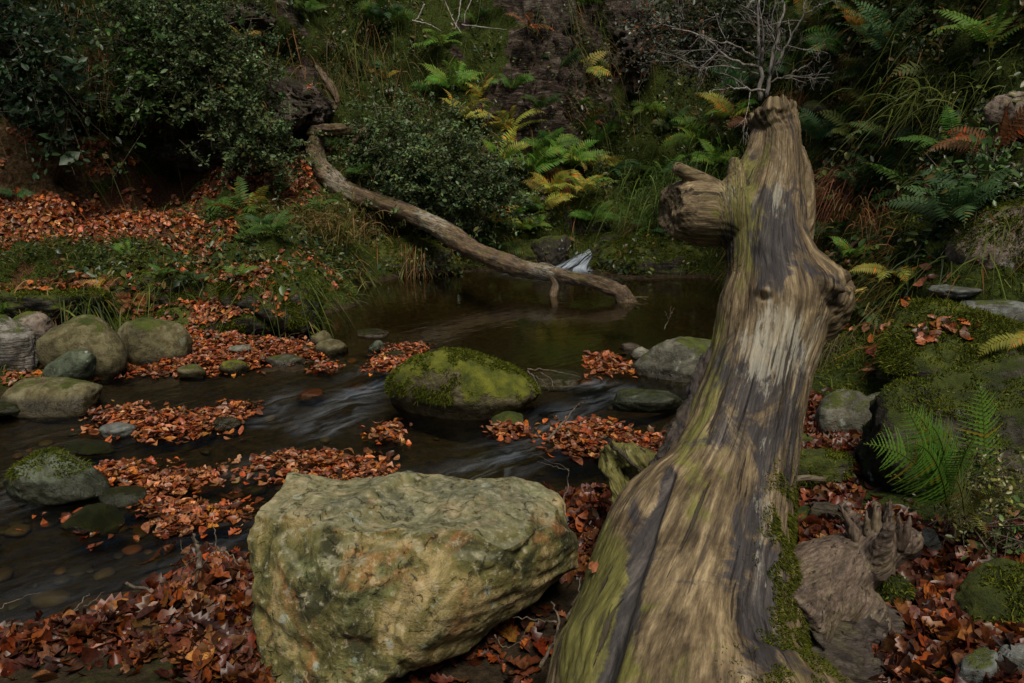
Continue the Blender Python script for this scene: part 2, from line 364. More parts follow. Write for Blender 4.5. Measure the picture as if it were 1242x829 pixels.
W_PALE = mat_wood('pale_bare_twig', ((.25,.22,.19), (.42,.39,.36), (.6,.58,.55)), .1, .1, .2)
def mat_water():
    N = NB('stream_water'); p = N.pos(); foam = N.attr('foam', 'Fac'); fl = N.map(p, (1,1,1), (0,0,math.radians(-42)))
    calm = N.attr('calm', 'Fac')
    w1 = N.noise(N.map(fl, (.35,1.3,1)), 9, 3, .5); w2 = N.noise(N.map(p, (1,.6,1)), 16, 3, .5)
    h = N.ma('ADD', N.ma('MULTIPLY', w1, N.rng(calm, 0, 1, 1., .2)), N.ma('MULTIPLY', w2, N.rng(calm, 0, 1, .5, .12)))
    bp = N.bump(h, .55, .022)
    fr = N.n('Fresnel', {'IOR': 1.33, 'Normal': bp}).outputs[0]
    gl = N.n('BsdfGlossy', {'Color': (1,1,1,1), 'Roughness': N.rng(calm, 0, 1, .22, .07), 'Normal': bp}); tr = N.n('BsdfTransparent', {'Color': (.6,.57,.38,1)})
    m1 = N.n('MixShader', {0: fr, 1: tr.outputs[0], 2: gl.outputs[0]})
    wp_ = N.n('VectorMath', {0: fl, 1: N.n('VectorMath', {0: N.noise(p, 2.2, 3, o='Color'), 1: (.35,.35,0)}, operation='MULTIPLY').outputs[0]}, operation='ADD').outputs[0]
    st = N.noise(N.map(wp_, (.6,2.4,1)), 6, 5, .55, .9); st2 = N.noise(N.map(fl, (.7,2.2,1)), 3, 3, .5, .5)
    fm = N.ma('MULTIPLY', N.rng(N.ma('ADD', N.ma('MULTIPLY', st, .75), N.ma('MULTIPLY', st2, .35)), .44, .8), foam)
    df = N.n('BsdfDiffuse', {'Color': (.36,.42,.5,1)})
    m2 = N.n('MixShader', {0: N.ma('MINIMUM', fm, .8), 1: m1.outputs[0], 2: df.outputs[0]})
    N.t.links.new(m2.outputs[0], N.out.inputs[0]); return N.m
M_WATER = mat_water()
# ------------------------------------------------------------------ terrain
CP = []
def cp(*a):
    for q in a: CP.append(W(*q))
def cw(*a):
    for q in a: CP.append(np.array(q, float))
cw((-2,3,-.22),(-.7,3.2,-.25),(-.6,4.6,-.2),(0,6,-.3),(0,8,-.5),(1.5,8,-.4),(-1,8.4,-.35),(.9,5,-.2),(-3,3.4,-.2),(-4.4,4,-.16),(-3,2.2,-.2),(-5,3,-.15),(.5,9,-.35),(1.9,9,-.25),(-1.5,6.8,-.2),
   (-1.2,5.6,-.12),(.6,3.9,-.2),(1.9,7,-.2),(1.3,5.6,-.15),(-2.3,4.4,-.15),(-7,3,-.15),(-7,.5,-.2),(-10,2,-.1),(-4,.6,-.2))
for px, py in [(200,452),(330,448),(395,440),(352,400),(388,383),(432,348),(480,338),(560,330),(640,327),(690,321),
               (725,336),(800,339),(868,340),(873,385),(872,432),(868,480),(850,560),(790,610),(700,640)]: CP.append(G(px, py, 0))
for px, py, z in [(250,425,-.01),(200,436,-.01),(170,462,-.06),(140,480,-.1),(60,474,.02),(0,458,.06),(40,530,-.14),(0,506,-.05),(100,505,-.1),(130,425,.05),(270,452,-.1),(1000,540,.08),(1010,600,.1),(1060,540,.15),(980,470,.1),(980,700,.1),(1150,700,.2),(1200,829,.25),(1000,829,.12),
                  (800,829,.03),(700,829,-.02),(600,829,-.05),(500,829,-.06),(560,720,-.08),(640,690,-.06),(250,829,.03),(100,829,.04),(0,829,.02),(300,760,.02),(200,740,.0),(60,765,.0),(270,700,-.02),(100,720,-.12),(200,680,-.15)]: CP.append(G(px, py, z))
cp((120,345,7.2),(30,350,7.0),(250,320,7.55),(380,322,7.9),(40,290,8),(200,275,8.6),(350,275,9),(100,235,9.3),(250,218,9.8),(360,212,10.5),(0,235,8.6),(420,300,8.9),
   (60,180,9.3),(40,120,9.6),(140,200,9.9),(200,192,10.3),(200,120,10.6),(200,40,11),(200,-80,11.6),(0,0,10.2),(0,-100,10.7),(330,170,10.8),(330,90,11.2),(330,-20,11.8),(390,190,10.9),
   (440,300,9.7),(480,300,10.1),(460,200,10.7),(520,250,10.7),(520,150,11.3),(520,50,12),(520,-40,12.5),(620,290,10.5),(620,200,11.2),(620,100,11.9),(620,0,12.5),(620,-100,13),(670,290,10.7),(680,220,11.4),(680,130,12.2),(690,40,12.9),(690,-60,13.5),
   (706,312,10.5),(738,275,12),(755,230,13),(745,150,13.8),(755,50,14.3),(770,-60,15),(820,110,14.6),(850,50,15.2),(850,-60,16),(920,60,15),
   (790,310,9.9),(800,270,10.4),(830,220,10.9),(862,170,11.3),(885,130,11.8),(930,115,12),
   (960,330,8),(960,260,8.4),(960,190,8.8),(960,120,9.4),(980,0,10.2),(1050,300,6.9),(1050,210,7.4),(1050,110,8),(1050,0,8.8),(1150,240,6.),(1150,150,6.6),(1150,50,7.3),(1150,-60,8),(1242,240,5.2),(1242,150,5.7),(1242,0,6.6),(1242,-120,7.4),
   (1010,350,6.1),(1090,350,5.4),(1140,350,5.),(1050,420,4.95),(1200,420,4.3))
cw((1.2,4.3,.1),(3.0,3.0,.45),(3.6,2,.6),(5,2,1.6),(6.5,3.5,3.2),(8,5,5.5),(9,0,5),(10,9,8),(4,-2,1.2),(8,-3,4.5),(1,-.5,.1),(1,1,.1),(-1,-1,.02),(-3,-1,.1),(1.8,1.5,.15),(2,3,.2),(2.7,3.8,.4),
   (-6,6.3,.5),(-7.5,8,1.4),(-9,10,4),(-10,6,1.6),(-11,8,3.5),(-8,12,5),(-11,14,7),(-4,15,6.5),(0,18,8),(6,16,9),(11,14,10),(-6,-2,.4),(-10,-2,1.2),(-5.5,4.9,.1),(-7,5,.1),(11,-3,6.5),(-10,4.4,.4))
CP = np.array(CP)
def tpsfit(P, lam=.02):
    n = len(P); d = np.linalg.norm(P[:,None,:2]-P[None,:,:2], axis=2); K = np.where(d > 0, d*d*np.log(d+1e-12), 0)+lam*np.eye(n)
    Q = np.c_[np.ones(n), P[:,:2]]; A = np.block([[K, Q], [Q.T, np.zeros((3,3))]])
    return np.linalg.solve(A, np.r_[P[:,2], 0, 0, 0])
TW = tpsfit(CP)
def tps(X, Y):
    X = np.asarray(X, float).ravel(); Y = np.asarray(Y, float).ravel(); r = np.empty(len(X))
    for s in range(0, len(X), 20000):
        x = X[s:s+20000]; y = Y[s:s+20000]; d2 = (x[:,None]-CP[None,:,0])**2+(y[:,None]-CP[None,:,1])**2
        r[s:s+20000] = (.5*d2*np.log(d2+1e-12))@TW[:-3]+TW[-3]+TW[-2]*x+TW[-1]*y
    return r
xs = np.r_[np.arange(-12,-6.4,.2), np.arange(-6.4,6.2,.042), np.arange(6.2,12.1,.2)]
ys = np.r_[np.arange(-4,1.2,.2), np.arange(1.2,14.5,.042), np.arange(14.5,19.1,.2)]
GX, GY = np.meshgrid(xs, ys); nx, ny = len(xs), len(ys)
GZ = np.clip(tps(GX, GY), -.6, 11)
P = np.c_[GX.ravel(), GY.ravel(), GZ]
px, py = proj(P)
hgt = sstep(.12, 1.0, P[:,2])
wob = fbm(P*1.9+40, 4, .6)*70; wob2 = fbm(P*2.3+80, 4, .6)*40; px = px+wob*sstep(3,7,P[:,1]); py = py+wob2*sstep(3,7,P[:,1])
def reg(x0, y0, x1, y1, s=25):           # soft region, evaluated once where the ground stands
    return sstep(x0-s, x0+s, px)*(1-sstep(x1-s, x1+s, px))*sstep(y0-s, y0+s, py)*(1-sstep(y1-s, y1+s, py))
far = P[:,1] > 4
rockm = np.clip(reg(595,-120,740,195,22)+reg(740,-60,800,120,20)*.5+reg(330,0,400,60,15)*.6+reg(340,100,400,160,12)*.8, 0, 1)
earthm = np.clip(reg(-80,120,125,225,22)+reg(95,130,160,165,12)*.6, 0, 1)*far
leafm = np.clip(reg(-60,205,235,300,16)+reg(200,205,330,240,12)*.7+reg(325,200,385,250,12)+reg(220,280,280,305,10)+reg(-40,335,60,365,10), 0, 1)*far

mossm = np.clip(1-rockm-leafm-earthm, 0, 1)
# relief: lumps, ledges and a hollow under the left overhang
rel = fbm(P*.9+3, 5, .5)*.36*hgt + fbm(P*2.6, 4, .6)*.15*sstep(.1,.6,P[:,2])
led = ridge(np.c_[P[:,0]*.7, P[:,1]*.7, P[:,2]*3.2], 4, .6)
D = np.zeros_like(P)
steep = nrm(np.c_[np.gradient(GZ.reshape(ny,nx), xs, axis=1).ravel(), np.gradient(GZ.reshape(ny,nx), ys, axis=0).ravel(), -np.ones(len(P))])*-1
D += steep*(rel+led*.06*hgt*(1-leafm)+rockm*(ridge(np.c_[P[:,0]*1.6+P[:,2]*.6, P[:,1]*1.6, P[:,2]*6], 5, .62)-.8)*.13)[:,None]
D += steep*(fbm(P*5, 4, .6)*.02*(P[:,2] < .1))[:,None]
leafm = leafm*sstep(.45, .8, steep[:,2]); hol = np.exp(-(((px-265)/130)**2+((py-172)/32)**2)**1.5)*far
D[:,1] += .75*hol; lip = np.exp(-(((px-235)/150)**2+((py-105)/45)**2)**1.5)*far; D[:,1] -= .5*lip
P2 = P+D
i = np.arange(ny-1)[:,None]*nx; j = np.arange(nx-1)[None]
TF = np.stack([i+j, i+j+1, i+nx+j+1, i+nx+j], -1).reshape(-1, 4)
ground = build('ground', (P2, [TF]), M_GROUND, attrs={'m_rock': rockm, 'm_leaf': leafm, 'm_earth': earthm, 'm_moss': mossm})
tag(ground, kind='structure')
BVH = BVHTree.FromPolygons(P2.tolist(), TF.tolist())
CAM = Vector((0, 0, CH))
def hit(px, py):
    d = Vector(ray(px, py)).normalized(); l, n, idx, ds = BVH.ray_cast(CAM, d, 60)
    if l is None: return None, None
    return np.array(l), np.array(n if n.dot(d) < 0 else -n)
def drop(x, y, top=30):
    l, n, idx, ds = BVH.ray_cast(Vector((x, y, top)), Vector((0, 0, -1)), 60)
    if l is None: return 0., np.array([0,0,1.])
    return l[2], np.array(n if n[2] > 0 else -n)
# ------------------------------------------------------------------ water
def flowdrop(Y): return -.07*(1-sstep(4.2, 5.6, Y))
wx = np.r_[np.arange(-12,-5,.15), np.arange(-5,3.2,.032)]; wy = np.r_[np.arange(-4,1.5,.15), np.arange(1.5,11.3,.032)]
AX, AY = np.meshgrid(wx, wy); wp = np.c_[AX.ravel(), AY.ravel(), np.zeros(AX.size)]
def seg(x0, y0, x1, y1, wd, st):
    a = G(x0, y0)[:2]; b = G(x1, y1)[:2]; d = b-a; q = wp[:,:2]-a; t = np.clip((q@d)/(d@d), 0, 1)
    r = np.linalg.norm(q-t[:,None]*d, axis=1); return st*np.exp(-(r/wd)**2)
foam = np.zeros(len(wp))
for s in [(460,452,395,505,.16,.55),(395,505,330,500,.12,.25),(300,625,200,690,.22,.45),(640,525,560,570,.18,.4),(700,462,770,475,.12,.6),(690,490,640,520,.12,.45),
          (560,575,470,560,.12,.2),(230,700,60,720,.3,.3),(345,470,320,500,.1,.35),(20,560,5,600,.1,.4),(735,470,690,500,.1,.3),(60,690,10,740,.25,.25),(330,540,290,560,.12,.2),
          (668,329,722,329,.4,1.3)]: foam = np.maximum(foam, seg(*s)*(1 if s[1] < 330 else .48 if s[1] < 600 else .16))
calm = sstep(4.6, 6.2, wp[:,1]+.25*wp[:,0]); calm = np.clip(calm-foam*.7, 0, 1)
rough = 1-calm
cf, sf = math.cos(math.radians(42)), math.sin(math.radians(42)); fa = wp[:,0]*cf+wp[:,1]*sf; fb = -wp[:,0]*sf+wp[:,1]*cf
wp[:,2] = flowdrop(wp[:,1]) + (fbm(np.c_[fa*1.1, fb*3.6, wp[:,2]], 3)*.012+foam*fbm(np.c_[fa*2.4, fb*8, wp[:,2]+4], 2)*.022)*rough
nwx, nwy = len(wx), len(wy); i = np.arange(nwy-1)[:,None]*nwx; j = np.arange(nwx-1)[None]
water = build('water', (wp, [np.stack([i+j, i+j+1, i+nwx+j+1, i+nwx+j], -1).reshape(-1, 4)]), M_WATER, attrs={'foam': foam, 'calm': calm})
tag(water, kind='structure')
# the little waterfall: a sloping ribbon of white water pouring over a lip at the head of the pool
N = NB('white_water'); p = N.attr('uvw', 'Vector')
s = N.noise(N.map(p, (3.5,.25,1)), 4, 3, .5, .3); al = N.ma('MULTIPLY', N.rng(s, .36, .66), N.attr('edge', 'Fac'))
d = N.n('BsdfDiffuse', {'Color': (.36,.42,.5,1)}); t = N.n('BsdfTransparent', {'Color': (.35,.38,.4,1)}); g = N.n('BsdfGlossy', {'Roughness': .2})
m1 = N.n('MixShader', {0: .12, 1: t.outputs[0], 2: g.outputs[0]}); mm = N.n('MixShader', {0: al, 1: m1.outputs[0], 2: d.outputs[0]})
N.t.links.new(mm.outputs[0], N.out.inputs[0]); M_FALL = N.m
def fall(c, label):
    c = [(np.array(a), np.array(b)) for a, b in c]; ns, nc = 30, 16
    L = spline([a for a, b in c], ns); Rr = spline([b for a, b in c], ns); V = []; uv = []; ed = []
    for k in range(ns):
        for q in range(nc+1):
            f = q/nc; v = L[k]*(1-f)+Rr[k]*f; v = v+np.array([0, -.03, .035])*math.sin(PI*f)+np.array([0,-.012,.016])*math.sin(f*19+math.sin(k*.35)*1.2)*min(1, k/8); V.append(v); uv.append((f, k/ns*2, 0)); ed.append(min(1, 1.5*math.sin(PI*f)**1.3)*min(1, (ns-k)/7)*min(1,(k+1)/5))
    i = np.arange(ns-1)[:,None]*(nc+1); j = np.arange(nc)[None]
    o = build('waterfall', (np.array(V), [np.stack([i+j, i+j+1, i+nc+2+j, i+nc+1+j], -1).reshape(-1, 4)]), M_FALL, attrs={'uvw': np.array(uv), 'edge': np.array(ed)})
    return tag(o, label, 'waterfall')
fall([(W(712,303,10.9), W(735,303,10.9)), (W(704,305,10.75), W(733,306,10.6)), (W(694,312,10.5), W(725,315,10.35)), (W(678,320,10.25), W(722,324,10.05)), (W(660,326,10.15), W(724,330,9.85)), (W(645,331,9.9), W(735,337,9.5))],
     'small white waterfall sliding over a rock lip into the far end of the pool')
# ------------------------------------------------------------------ rocks
_ico = {}
def ico(k):
    if k not in _ico:
        import bmesh
        bm = bmesh.new(); bmesh.ops.create_icosphere(bm, subdivisions=k, radius=1); bm.verts.index_update()
        _ico[k] = (nrm(np.array([v.co[:] for v in bm.verts])), np.array([[v.index for v in f.verts] for f in bm.faces])); bm.free()
    return _ico[k]
MOSSY = []                                # surfaces that later get moss tufts: (object, points, normals, density)
def rock_shape(a, b, c, seed, rz=0, tilt=0, sub=5, ang=10, cut=.22, amp=.06, K=16, flat=None, peak=0):
    n, F = ico(sub); r = np.random.RandomState(seed)
    pn_ = nrm(r.normal(size=(K, 3))); d = 1-cut*r.rand(K)**.8
    if flat: pn_ = np.r_[pn_, [[0,0,1.]]]; d = np.r_[d, flat]
    q = np.maximum(n@pn_.T, 0)/d; rad = (np.sum(q**ang, 1)+.78**ang)**(-1/ang)
    rad = np.clip(rad, .3, 1.3); rad /= np.percentile(rad, 90)
    off = r.rand(3)*50
    rad = rad*(1+amp*1.2*fbm(n*1.4+off, 3)+amp*.8*fbm(n*4+off, 4, .6)+amp*.22*ridge(n*5+off, 4, .6)-amp*.2)
    V = n*rad[:,None]; V = V/np.abs(V).max(0)*np.array([a, b, c])
    V += n*(fbm(V*26+off, 3, .6)*.0035)[:,None]
    if peak: V[:,2] *= 1+peak*.25-peak*np.abs(V[:,0]/a+.12)**1.4
    ct, st = math.cos(tilt), math.sin(tilt); x, z = V[:,0]*ct-V[:,2]*st, V[:,0]*st+V[:,2]*ct; V[:,0], V[:,2] = x, z
    cz, sz = math.cos(rz), math.sin(rz); x, y = V[:,0]*cz-V[:,1]*sz, V[:,0]*sz+V[:,1]*cz; V[:,0], V[:,1] = x, y
    return V, F
def rock(label, box, mat, seed, z=None, Y=None, name='boulder', cat='rock', sink=.25, dep=.8, rz=0, tilt=0, sub=5, group=None, fuzz=0, **kw):
    x0, y0, x1, y1 = box; cx = (x0+x1)/2; cy = (y0+y1)/2
    if Y is not None:
        t = WD(cx, cy, Y); a = (x1-x0)/2*t/FP; hh = (y1-y0)/2*t/FP*1.03; b = a*dep; ph = -math.atan2(ray(cx, cy)[2], ray(cx, cy)[1])
        c = math.sqrt(max(hh*hh-(b*math.sin(ph))**2, (.42*hh)**2))/math.cos(ph); ctr = ray(cx, cy)*t+np.array([0, 0, CH])
    else:                                 # the front edge stands on the water or ground, the top just reaches its height
        hp_, hn_ = hit(cx, y1-2); zz = max(z, hp_[2]-.02) if hp_ is not None and hp_[2] > .02 and hp_[1] < 9 else z
        f = G(cx, y1, zz); s = .3; a = (x1-x0)/2*WD(cx, y1, f[1])/FP; b = a*dep
        for _ in range(3): Yc = f[1]+b*math.sqrt(1-s*s); t = WD(cx, cy, Yc); a = (x1-x0)/2*t/FP; b = a*dep
        d0 = ray(cx, y0); mm = d0[2]/d0[1]; lo, hi = .01, 3.
        for _ in range(40):
            c = (lo+hi)/2
            if (CH+mm*Yc-(zz+s*c)) > math.sqrt(c*c+mm*mm*b*b): lo = c
            else: hi = c
        c = max(c, .25*b); ctr = np.array([ray(cx, cy)[0]*t, Yc, zz+s*c])
    V, F = rock_shape(a*1.03, b, c, seed, rz, tilt, sub, **kw)
    base = ctr.copy(); base[2] -= c*.8; V = V+ctr
    o = build(name, (V, [F]), mat, origin=base); tag(o, label, cat, group)
    if fuzz: MOSSY.append((V, F, fuzz))
    return o
rock('smooth egg-shaped boulder covered in green moss, standing mid-stream', (450,415,652,512), R_MOSS, 11, z=-.05, amp=.035, cut=.1, ang=4, dep=.6, fuzz=.5, tilt=-.06, peak=.5)
rock('rounded olive boulder at the right end of the left bank row, beside orange leaves', (136,384,229,446), R_OLIVE, 12, z=.0, tilt=-.25, amp=.03, cut=.12, ang=8)
rock('largest domed boulder of the left bank group, with dark pits', (52,382,153,458), R_OLIVE, 13, z=.03, amp=.04, cut=.16)
rock('pinkish brown boulder at the back of the left bank group', (10,371,63,410), R_PINK, 14, z=.15, amp=.04)
rock('craggy layered grey boulder cut by the left edge of the view', (-22,384,50,452), R_STRAT, 15, z=.08, amp=.09, ang=14, cut=.3)
rock('smooth grey green slab leaning diagonally against the domed boulder', (46,424,124,464), R_GREEN, 16, z=.03, tilt=.5, amp=.03, cut=.15, dep=.6)
rock('broad flat-topped pale olive rock in front of the left bank group', (10,450,122,502), R_OLIVE, 17, z=-.02, amp=.03, cut=.16, ang=12, flat=.7, dep=.8)
rock('low dark green flat rock at the left edge below the pale flat-topped one', (-40,480,40,508), R_GREEN, 18, z=-.02, amp=.03, sub=4)
rock('mossy boulder with white lichen patches in the shallows at lower left', (3,542,134,618), R_GREEN, 19, z=-.06, amp=.05, cut=.2, fuzz=.3)
rock('small smooth green oval stone beside the S-shaped leaf drift', (119,588,179,616), R_GREEN, 20, z=-.06, amp=.02, cut=.08, sub=4)
rock('low wet mossy rock with pink leaves on it, lower left shallows', (82,606,150,648), R_MOSS2, 21, z=-.07, amp=.09, sub=4)
rock('dark mossy ridge of stone just behind the lichen-patched boulder', (75,537,140,556), R_MOSS2, 22, z=-.06, amp=.08, sub=4)
rock('small low mossy stone at the front edge of the leaf beach', (213,441,253,460), R_OLIVE, 23, z=0, sub=4)
rock('small dark mossy knob of stone in front of the leaf beach', (268,434,306,455), R_MOSS, 24, z=0, sub=4)
rock('flat grey stone at the right end of the leaf beach', (322,426,370,447), R_GREY, 25, z=0, sub=4, flat=.6)
rock('thin flat stone lying behind the grey one at the leaf beach tip', (348,418,392,432), R_PALE, 26, z=0, sub=4, flat=.6)
rock('tiny pale stone half buried in the orange leaf beach', (278,416,308,428), R_PALE, 27, z=.04, sub=4)
rock('small pointed brown stone where the leaf beach meets the pool', (372,402,402,420), R_OLIVE, 28, z=0, sub=4, amp=.1)
rock('angular olive stone beside the pointed one at the pool outlet', (383,408,424,432), R_OLIVE, 29, z=-.01, sub=4, ang=14, cut=.3)
rock('small block-shaped mossy stone in the riffle left of the egg-shaped boulder', (446,413,468,428), R_GREEN, 30, z=-.01, sub=4, ang=18, cut=.3)
rock('low flat stone alone in the shallow edge of the pool', (425,398,472,412), R_PINK, 31, z=-.02, sub=4, flat=.6)
rock('small flat stone poking from the leaf drift beside the egg-shaped boulder', (466,425,494,436), R_GREY, 32, z=0, sub=4)
rock('wet orange stone in the white riffle left of the egg-shaped boulder', (356,472,394,488), R_ORANGE, 33, z=-.06, sub=4)
rock('submerged reddish stone beneath the riffle touching the egg-shaped boulder', (418,462,452,478), R_ORANGE, 34, z=-.08, sub=4)
rock('low mossy stone at the tip of the long leaf drift at left', (252,504,292,522), R_OLIVE, 35, z=-.06, sub=4)
rock('small pale green and white stone in the water at left', (122,512,162,532), R_SLATE, 36, z=-.06, sub=4)
rock('flat olive stone draped with twigs to the right of the egg-shaped boulder', (632,445,708,472), R_OLIVE, 37, z=-.03, sub=4, dep=.9, flat=.6)
rock('wedge of pale green stone with a bluish end beside the trunk', (736,468,832,500), R_GREEN, 38, z=-.04, sub=5, dep=.6, flat=.65, amp=.04)
rock('big speckled grey green boulder in the water half behind the trunk', (768,401,905,468), R_GREY, 39, z=-.02, amp=.04, cut=.15)
rock('tiny flat pinkish stone on the water left of the speckled boulder', (752,415,780,427), R_PINK, 40, z=-.01, sub=3)
rock('small pale stone touching the speckled boulder', (762,421,792,438), R_PALE, 41, z=-.01, sub=4)
rock('small wet stone with leaves caught on it just below the egg-shaped boulder', (596,500,640,522), R_DARK, 42, z=-.08, sub=4)
# left bank ledges
rock('square-ended flat rock ledge at the edge of the pool on the left bank', (178,358,352,410), R_MOSS2, 50, z=.0, ang=26, cut=.35, amp=.05, dep=.45, flat=.6, name='rock_ledge', fuzz=.5)
rock('blocky dark end stone of the ledge standing in the pool', (280,362,356,402), R_MOSS2, 51, z=.02, ang=26, cut=.34, amp=.05, dep=.5, flat=.85, name='rock_ledge')
rock('long mossy rock step above the flat ledge on the left bank', (105,312,300,372), R_MOSS2, 52, z=.22, ang=18, cut=.4, amp=.12, dep=.6, flat=.55, name='rock_ledge', fuzz=1)
rock('rounded mossy bank rock dropping into the pool on the left', (262,318,430,396), R_MOSS2, 53, z=.12, ang=14, cut=.38, amp=.14, dep=.7, flat=.7, name='rock_ledge', fuzz=1)
rock('mossy rock step at the far left above the boulders', (-30,335,130,392), R_MOSS2, 54, z=.22, ang=14, cut=.4, amp=.12, dep=.6, flat=.6, name='rock_ledge', fuzz=.6)
rock('long mossy undercut rock along the far left shore of the pool', (395,285,560,352), R_MOSS2, 55, Y=9.9, amp=.1, dep=.5, cut=.25, name='rock_ledge', fuzz=.6)
rock('low mossy rock on the far shore below the ferns', (540,290,690,338), R_MOSS2, 56, Y=10.5, amp=.12, dep=.5, name='rock_ledge')
rock('rounded mossy boulder above the left side of the waterfall', (668,236,742,315), R_MOSS2, 57, Y=11.2, amp=.08, fuzz=.5)
rock('dark wet rock forming the back of the waterfall notch', (706,262,772,304), R_DARK, 58, Y=11.9, amp=.1)
rock('black wet rock flanking the right side of the waterfall', (718,286,768,334), R_DARK, 86, Y=10.25, amp=.12, dep=.6)
rock('dark rock lip over which the waterfall slides', (682,288,745,309), R_DARK, 87, Y=11.15, amp=.1, dep=.5)
rock('dark wet rock standing left of the waterfall', (640,282,692,332), R_DARK, 85, Y=10.3, amp=.1, dep=.6)
rock('bright mossy boulder sloping into the pool right of the waterfall', (718,282,890,348), R_MOSS2, 59, Y=9.9, amp=.07, dep=.6, fuzz=1.2)
# right bank
rock('tall pale boulder with a moss cap at the right edge of the view', (1148,246,1300,380), R_SLATE if False else R_PINK, 60, Y=4.95, amp=.07, ang=9, cut=.2, fuzz=.3, dep=.6)
rock('flat grey stone below the tall moss-capped boulder', (1126,343,1186,364), R_SLATE, 61, Y=4.75, sub=4, flat=.6)
rock('grey stone shelf at the right edge under the tall moss-capped boulder', (1168,358,1262,408), R_SLATE, 62, Y=4.5, flat=.6)
rock('big cushion-like mossy boulder with leaves on top, right bank', (1055,365,1275,492), R_MOSS2, 63, Y=4.45, amp=.07, cut=.2, fuzz=1.6, dep=.75)
rock('dark shadowed rock under the fern ledge right of the trunk', (975,405,1100,478), R_DARK, 64, Y=5.2, amp=.1)
rock('huge dark boulder with pale lichen spots at the right edge', (1035,436,1330,690), R_DARK, 65, Y=3.3, amp=.09, cut=.26, ang=13, dep=.6, sub=6, fuzz=.35)
rock('round grey boulder behind the trunk on the right bank', (988,470,1062,537), R_GREY, 66, z=.06, amp=.04, cut=.12)
rock('small angular stone tucked behind the round grey boulder', (1040,476,1086,520), R_GREY, 67, z=.1, sub=4, ang=16)
rock('flat-topped slab with dark mossy sides beside the trunk', (950,543,1036,602), R_MOSS2, 68, z=.05, ang=20, cut=.3, flat=.75, fuzz=1)
rock('small blue grey stone with a yellow stain among the leaves', (1102,642,1148,684), R_SLATE, 69, z=.1, sub=4, ang=20)
rock('smooth dark boulder with moss at the lower right edge', (1150,684,1285,784), R_MOSS2, 70, z=.15, amp=.04, cut=.15, fuzz=.6)
rock('pale slate slab lying in the lower right corner', (1145,770,1235,850), R_SLATE, 71, z=.15, ang=24, cut=.3, flat=.5, rz=.5, dep=.5)
rock('thin slate slab at the very corner beside the pale one', (1205,764,1275,840), R_SLATE, 72, z=.15, ang=24, flat=.5, rz=-.4)
rock('mossy stone under the broken root', (1054,694,1112,756), R_MOSS2, 73, z=.1, sub=4, fuzz=1)
rock('long dark stone lying behind the broken root', (968,612,1062,652), R_DARK, 74, Y=2.95, sub=4)
rock('flat grey slate among leaves between the trunk and the round grey boulder', (985,522,1040,546), R_SLATE, 75, z=.05, sub=4, flat=.5)
rock('mossy pebble-sized stone beside the trunk among orange leaves', (958,524,990,548), R_MOSS2, 76, z=.05, sub=4)
rock('pale overhanging rock with moss on top, high on the right slope', (1188,112,1262,168), R_PINK, 77, Y=5.6, sub=5, ang=14, amp=.09)
rock('dark rock overhang on the right slope just beyond the trunk top', (970,118,1010,152), R_DARK, 78, Y=8.7, sub=4, amp=.12)
rock('pale stone among grass below the grey stone shelf', (1094,352,1130,368), R_PALE, 79, Y=5.1, sub=4, flat=.6)
# rock faces of the far wall
for lb, bx, Yd, sd_ in [('main craggy purple grey rock face rising behind the ferns at the top centre', (598,-40,715,180), 12.8, 80),
                       ('dark recessed rock face right of the main craggy one', (735,-20,795,120), 14.1, 81),
                       ('small grey rock outcrop among foliage at the top left of centre', (262,0,352,52), 11.4, 82),
                       ('narrow grey rock outcrop above the start of the fallen log', (336,100,392,165), 10.75, 83),
                       ('low reddish earth-stained rock under the overhanging left shrub', (175,170,280,205), 10.3, 84)]:
    x0, y0, x1, y1 = bx; c = W((x0+x1)/2, (y0+y1)/2, Yd); t = WD((x0+x1)/2, (y0+y1)/2, Yd)
    V, F = rock_shape((x1-x0)/2*t/FP*1.15, .55, (y1-y0)/2*t/FP*1.1, sd_, sub=6, ang=9, cut=.3, amp=.1)
    q = V*np.array([1.3,1.3,4.5])+V[:,[2]]*np.array([.8,0,0]); n = nrm(V)
    V = V+n*((ridge(q*1.5+sd_+fbm(V*1.5,3)[:,None]*1.2, 5, .62)-.8)*.06+fbm(V*2.2, 4, .6)*.16)[:,None]*np.array([.8,1.2,.5])
    tag(build('crag', (V+c, [F]), M_STRATA if 'M_STRATA' in globals() else R_STRAT, origin=c-np.array([0,0,(y1-y0)/2*t/FP])), lb, 'crag')
# big foreground boulder
hp = [(352,576,2.66),(480,581,2.70),(560,587,2.70),(640,586,2.66),(668,600,2.62),(312,622,2.4),(440,640,2.22),(560,640,2.22),(668,636,2.38),(297,648,2.34),(306,720,2.24),(322,829,2.12),
      (430,720,2.08),(560,700,2.14),(612,668,2.2),(698,660,2.5),(697,690,2.52),(640,726,2.4),(455,836,2.02),(380,870,2.02),(560,782,2.24),(330,890,2.12)]
HP = [tuple(W(*q)) for q in hp]+[(-.8,2.85,-.12),(.12,2.85,-.02),(-.75,2.2,-.15)]
V, F, Nn = remesh([hull(HP)], .008, 5)
c = V.mean(0); V = c+(V-c)*1.035
Nn = vnorm(V, F)
dip = np.exp(-(((V[:,0]+.33)/.16)**2+((V[:,1]-2.35)/.14)**2))*.05*(V[:,2] > .3)
rot = np.c_[V[:,0]*.8-V[:,2]*.6, V[:,1], V[:,0]*.6+V[:,2]*.8]
V = V+Nn*(fbm(V*2.2+5, 2)*.035+(ridge(rot*np.array([1.8,2,5.])+fbm(V*2,2)[:,None]*.5+2, 3, .5)-.9)*.022-np.clip(ridge(V*3.1+31, 2, .5)-1.12, 0, 1)*.05+np.abs(fbm(V*7, 3, .55))*.008+fbm(V*30, 4, .65)*.002-dip)[:,None]
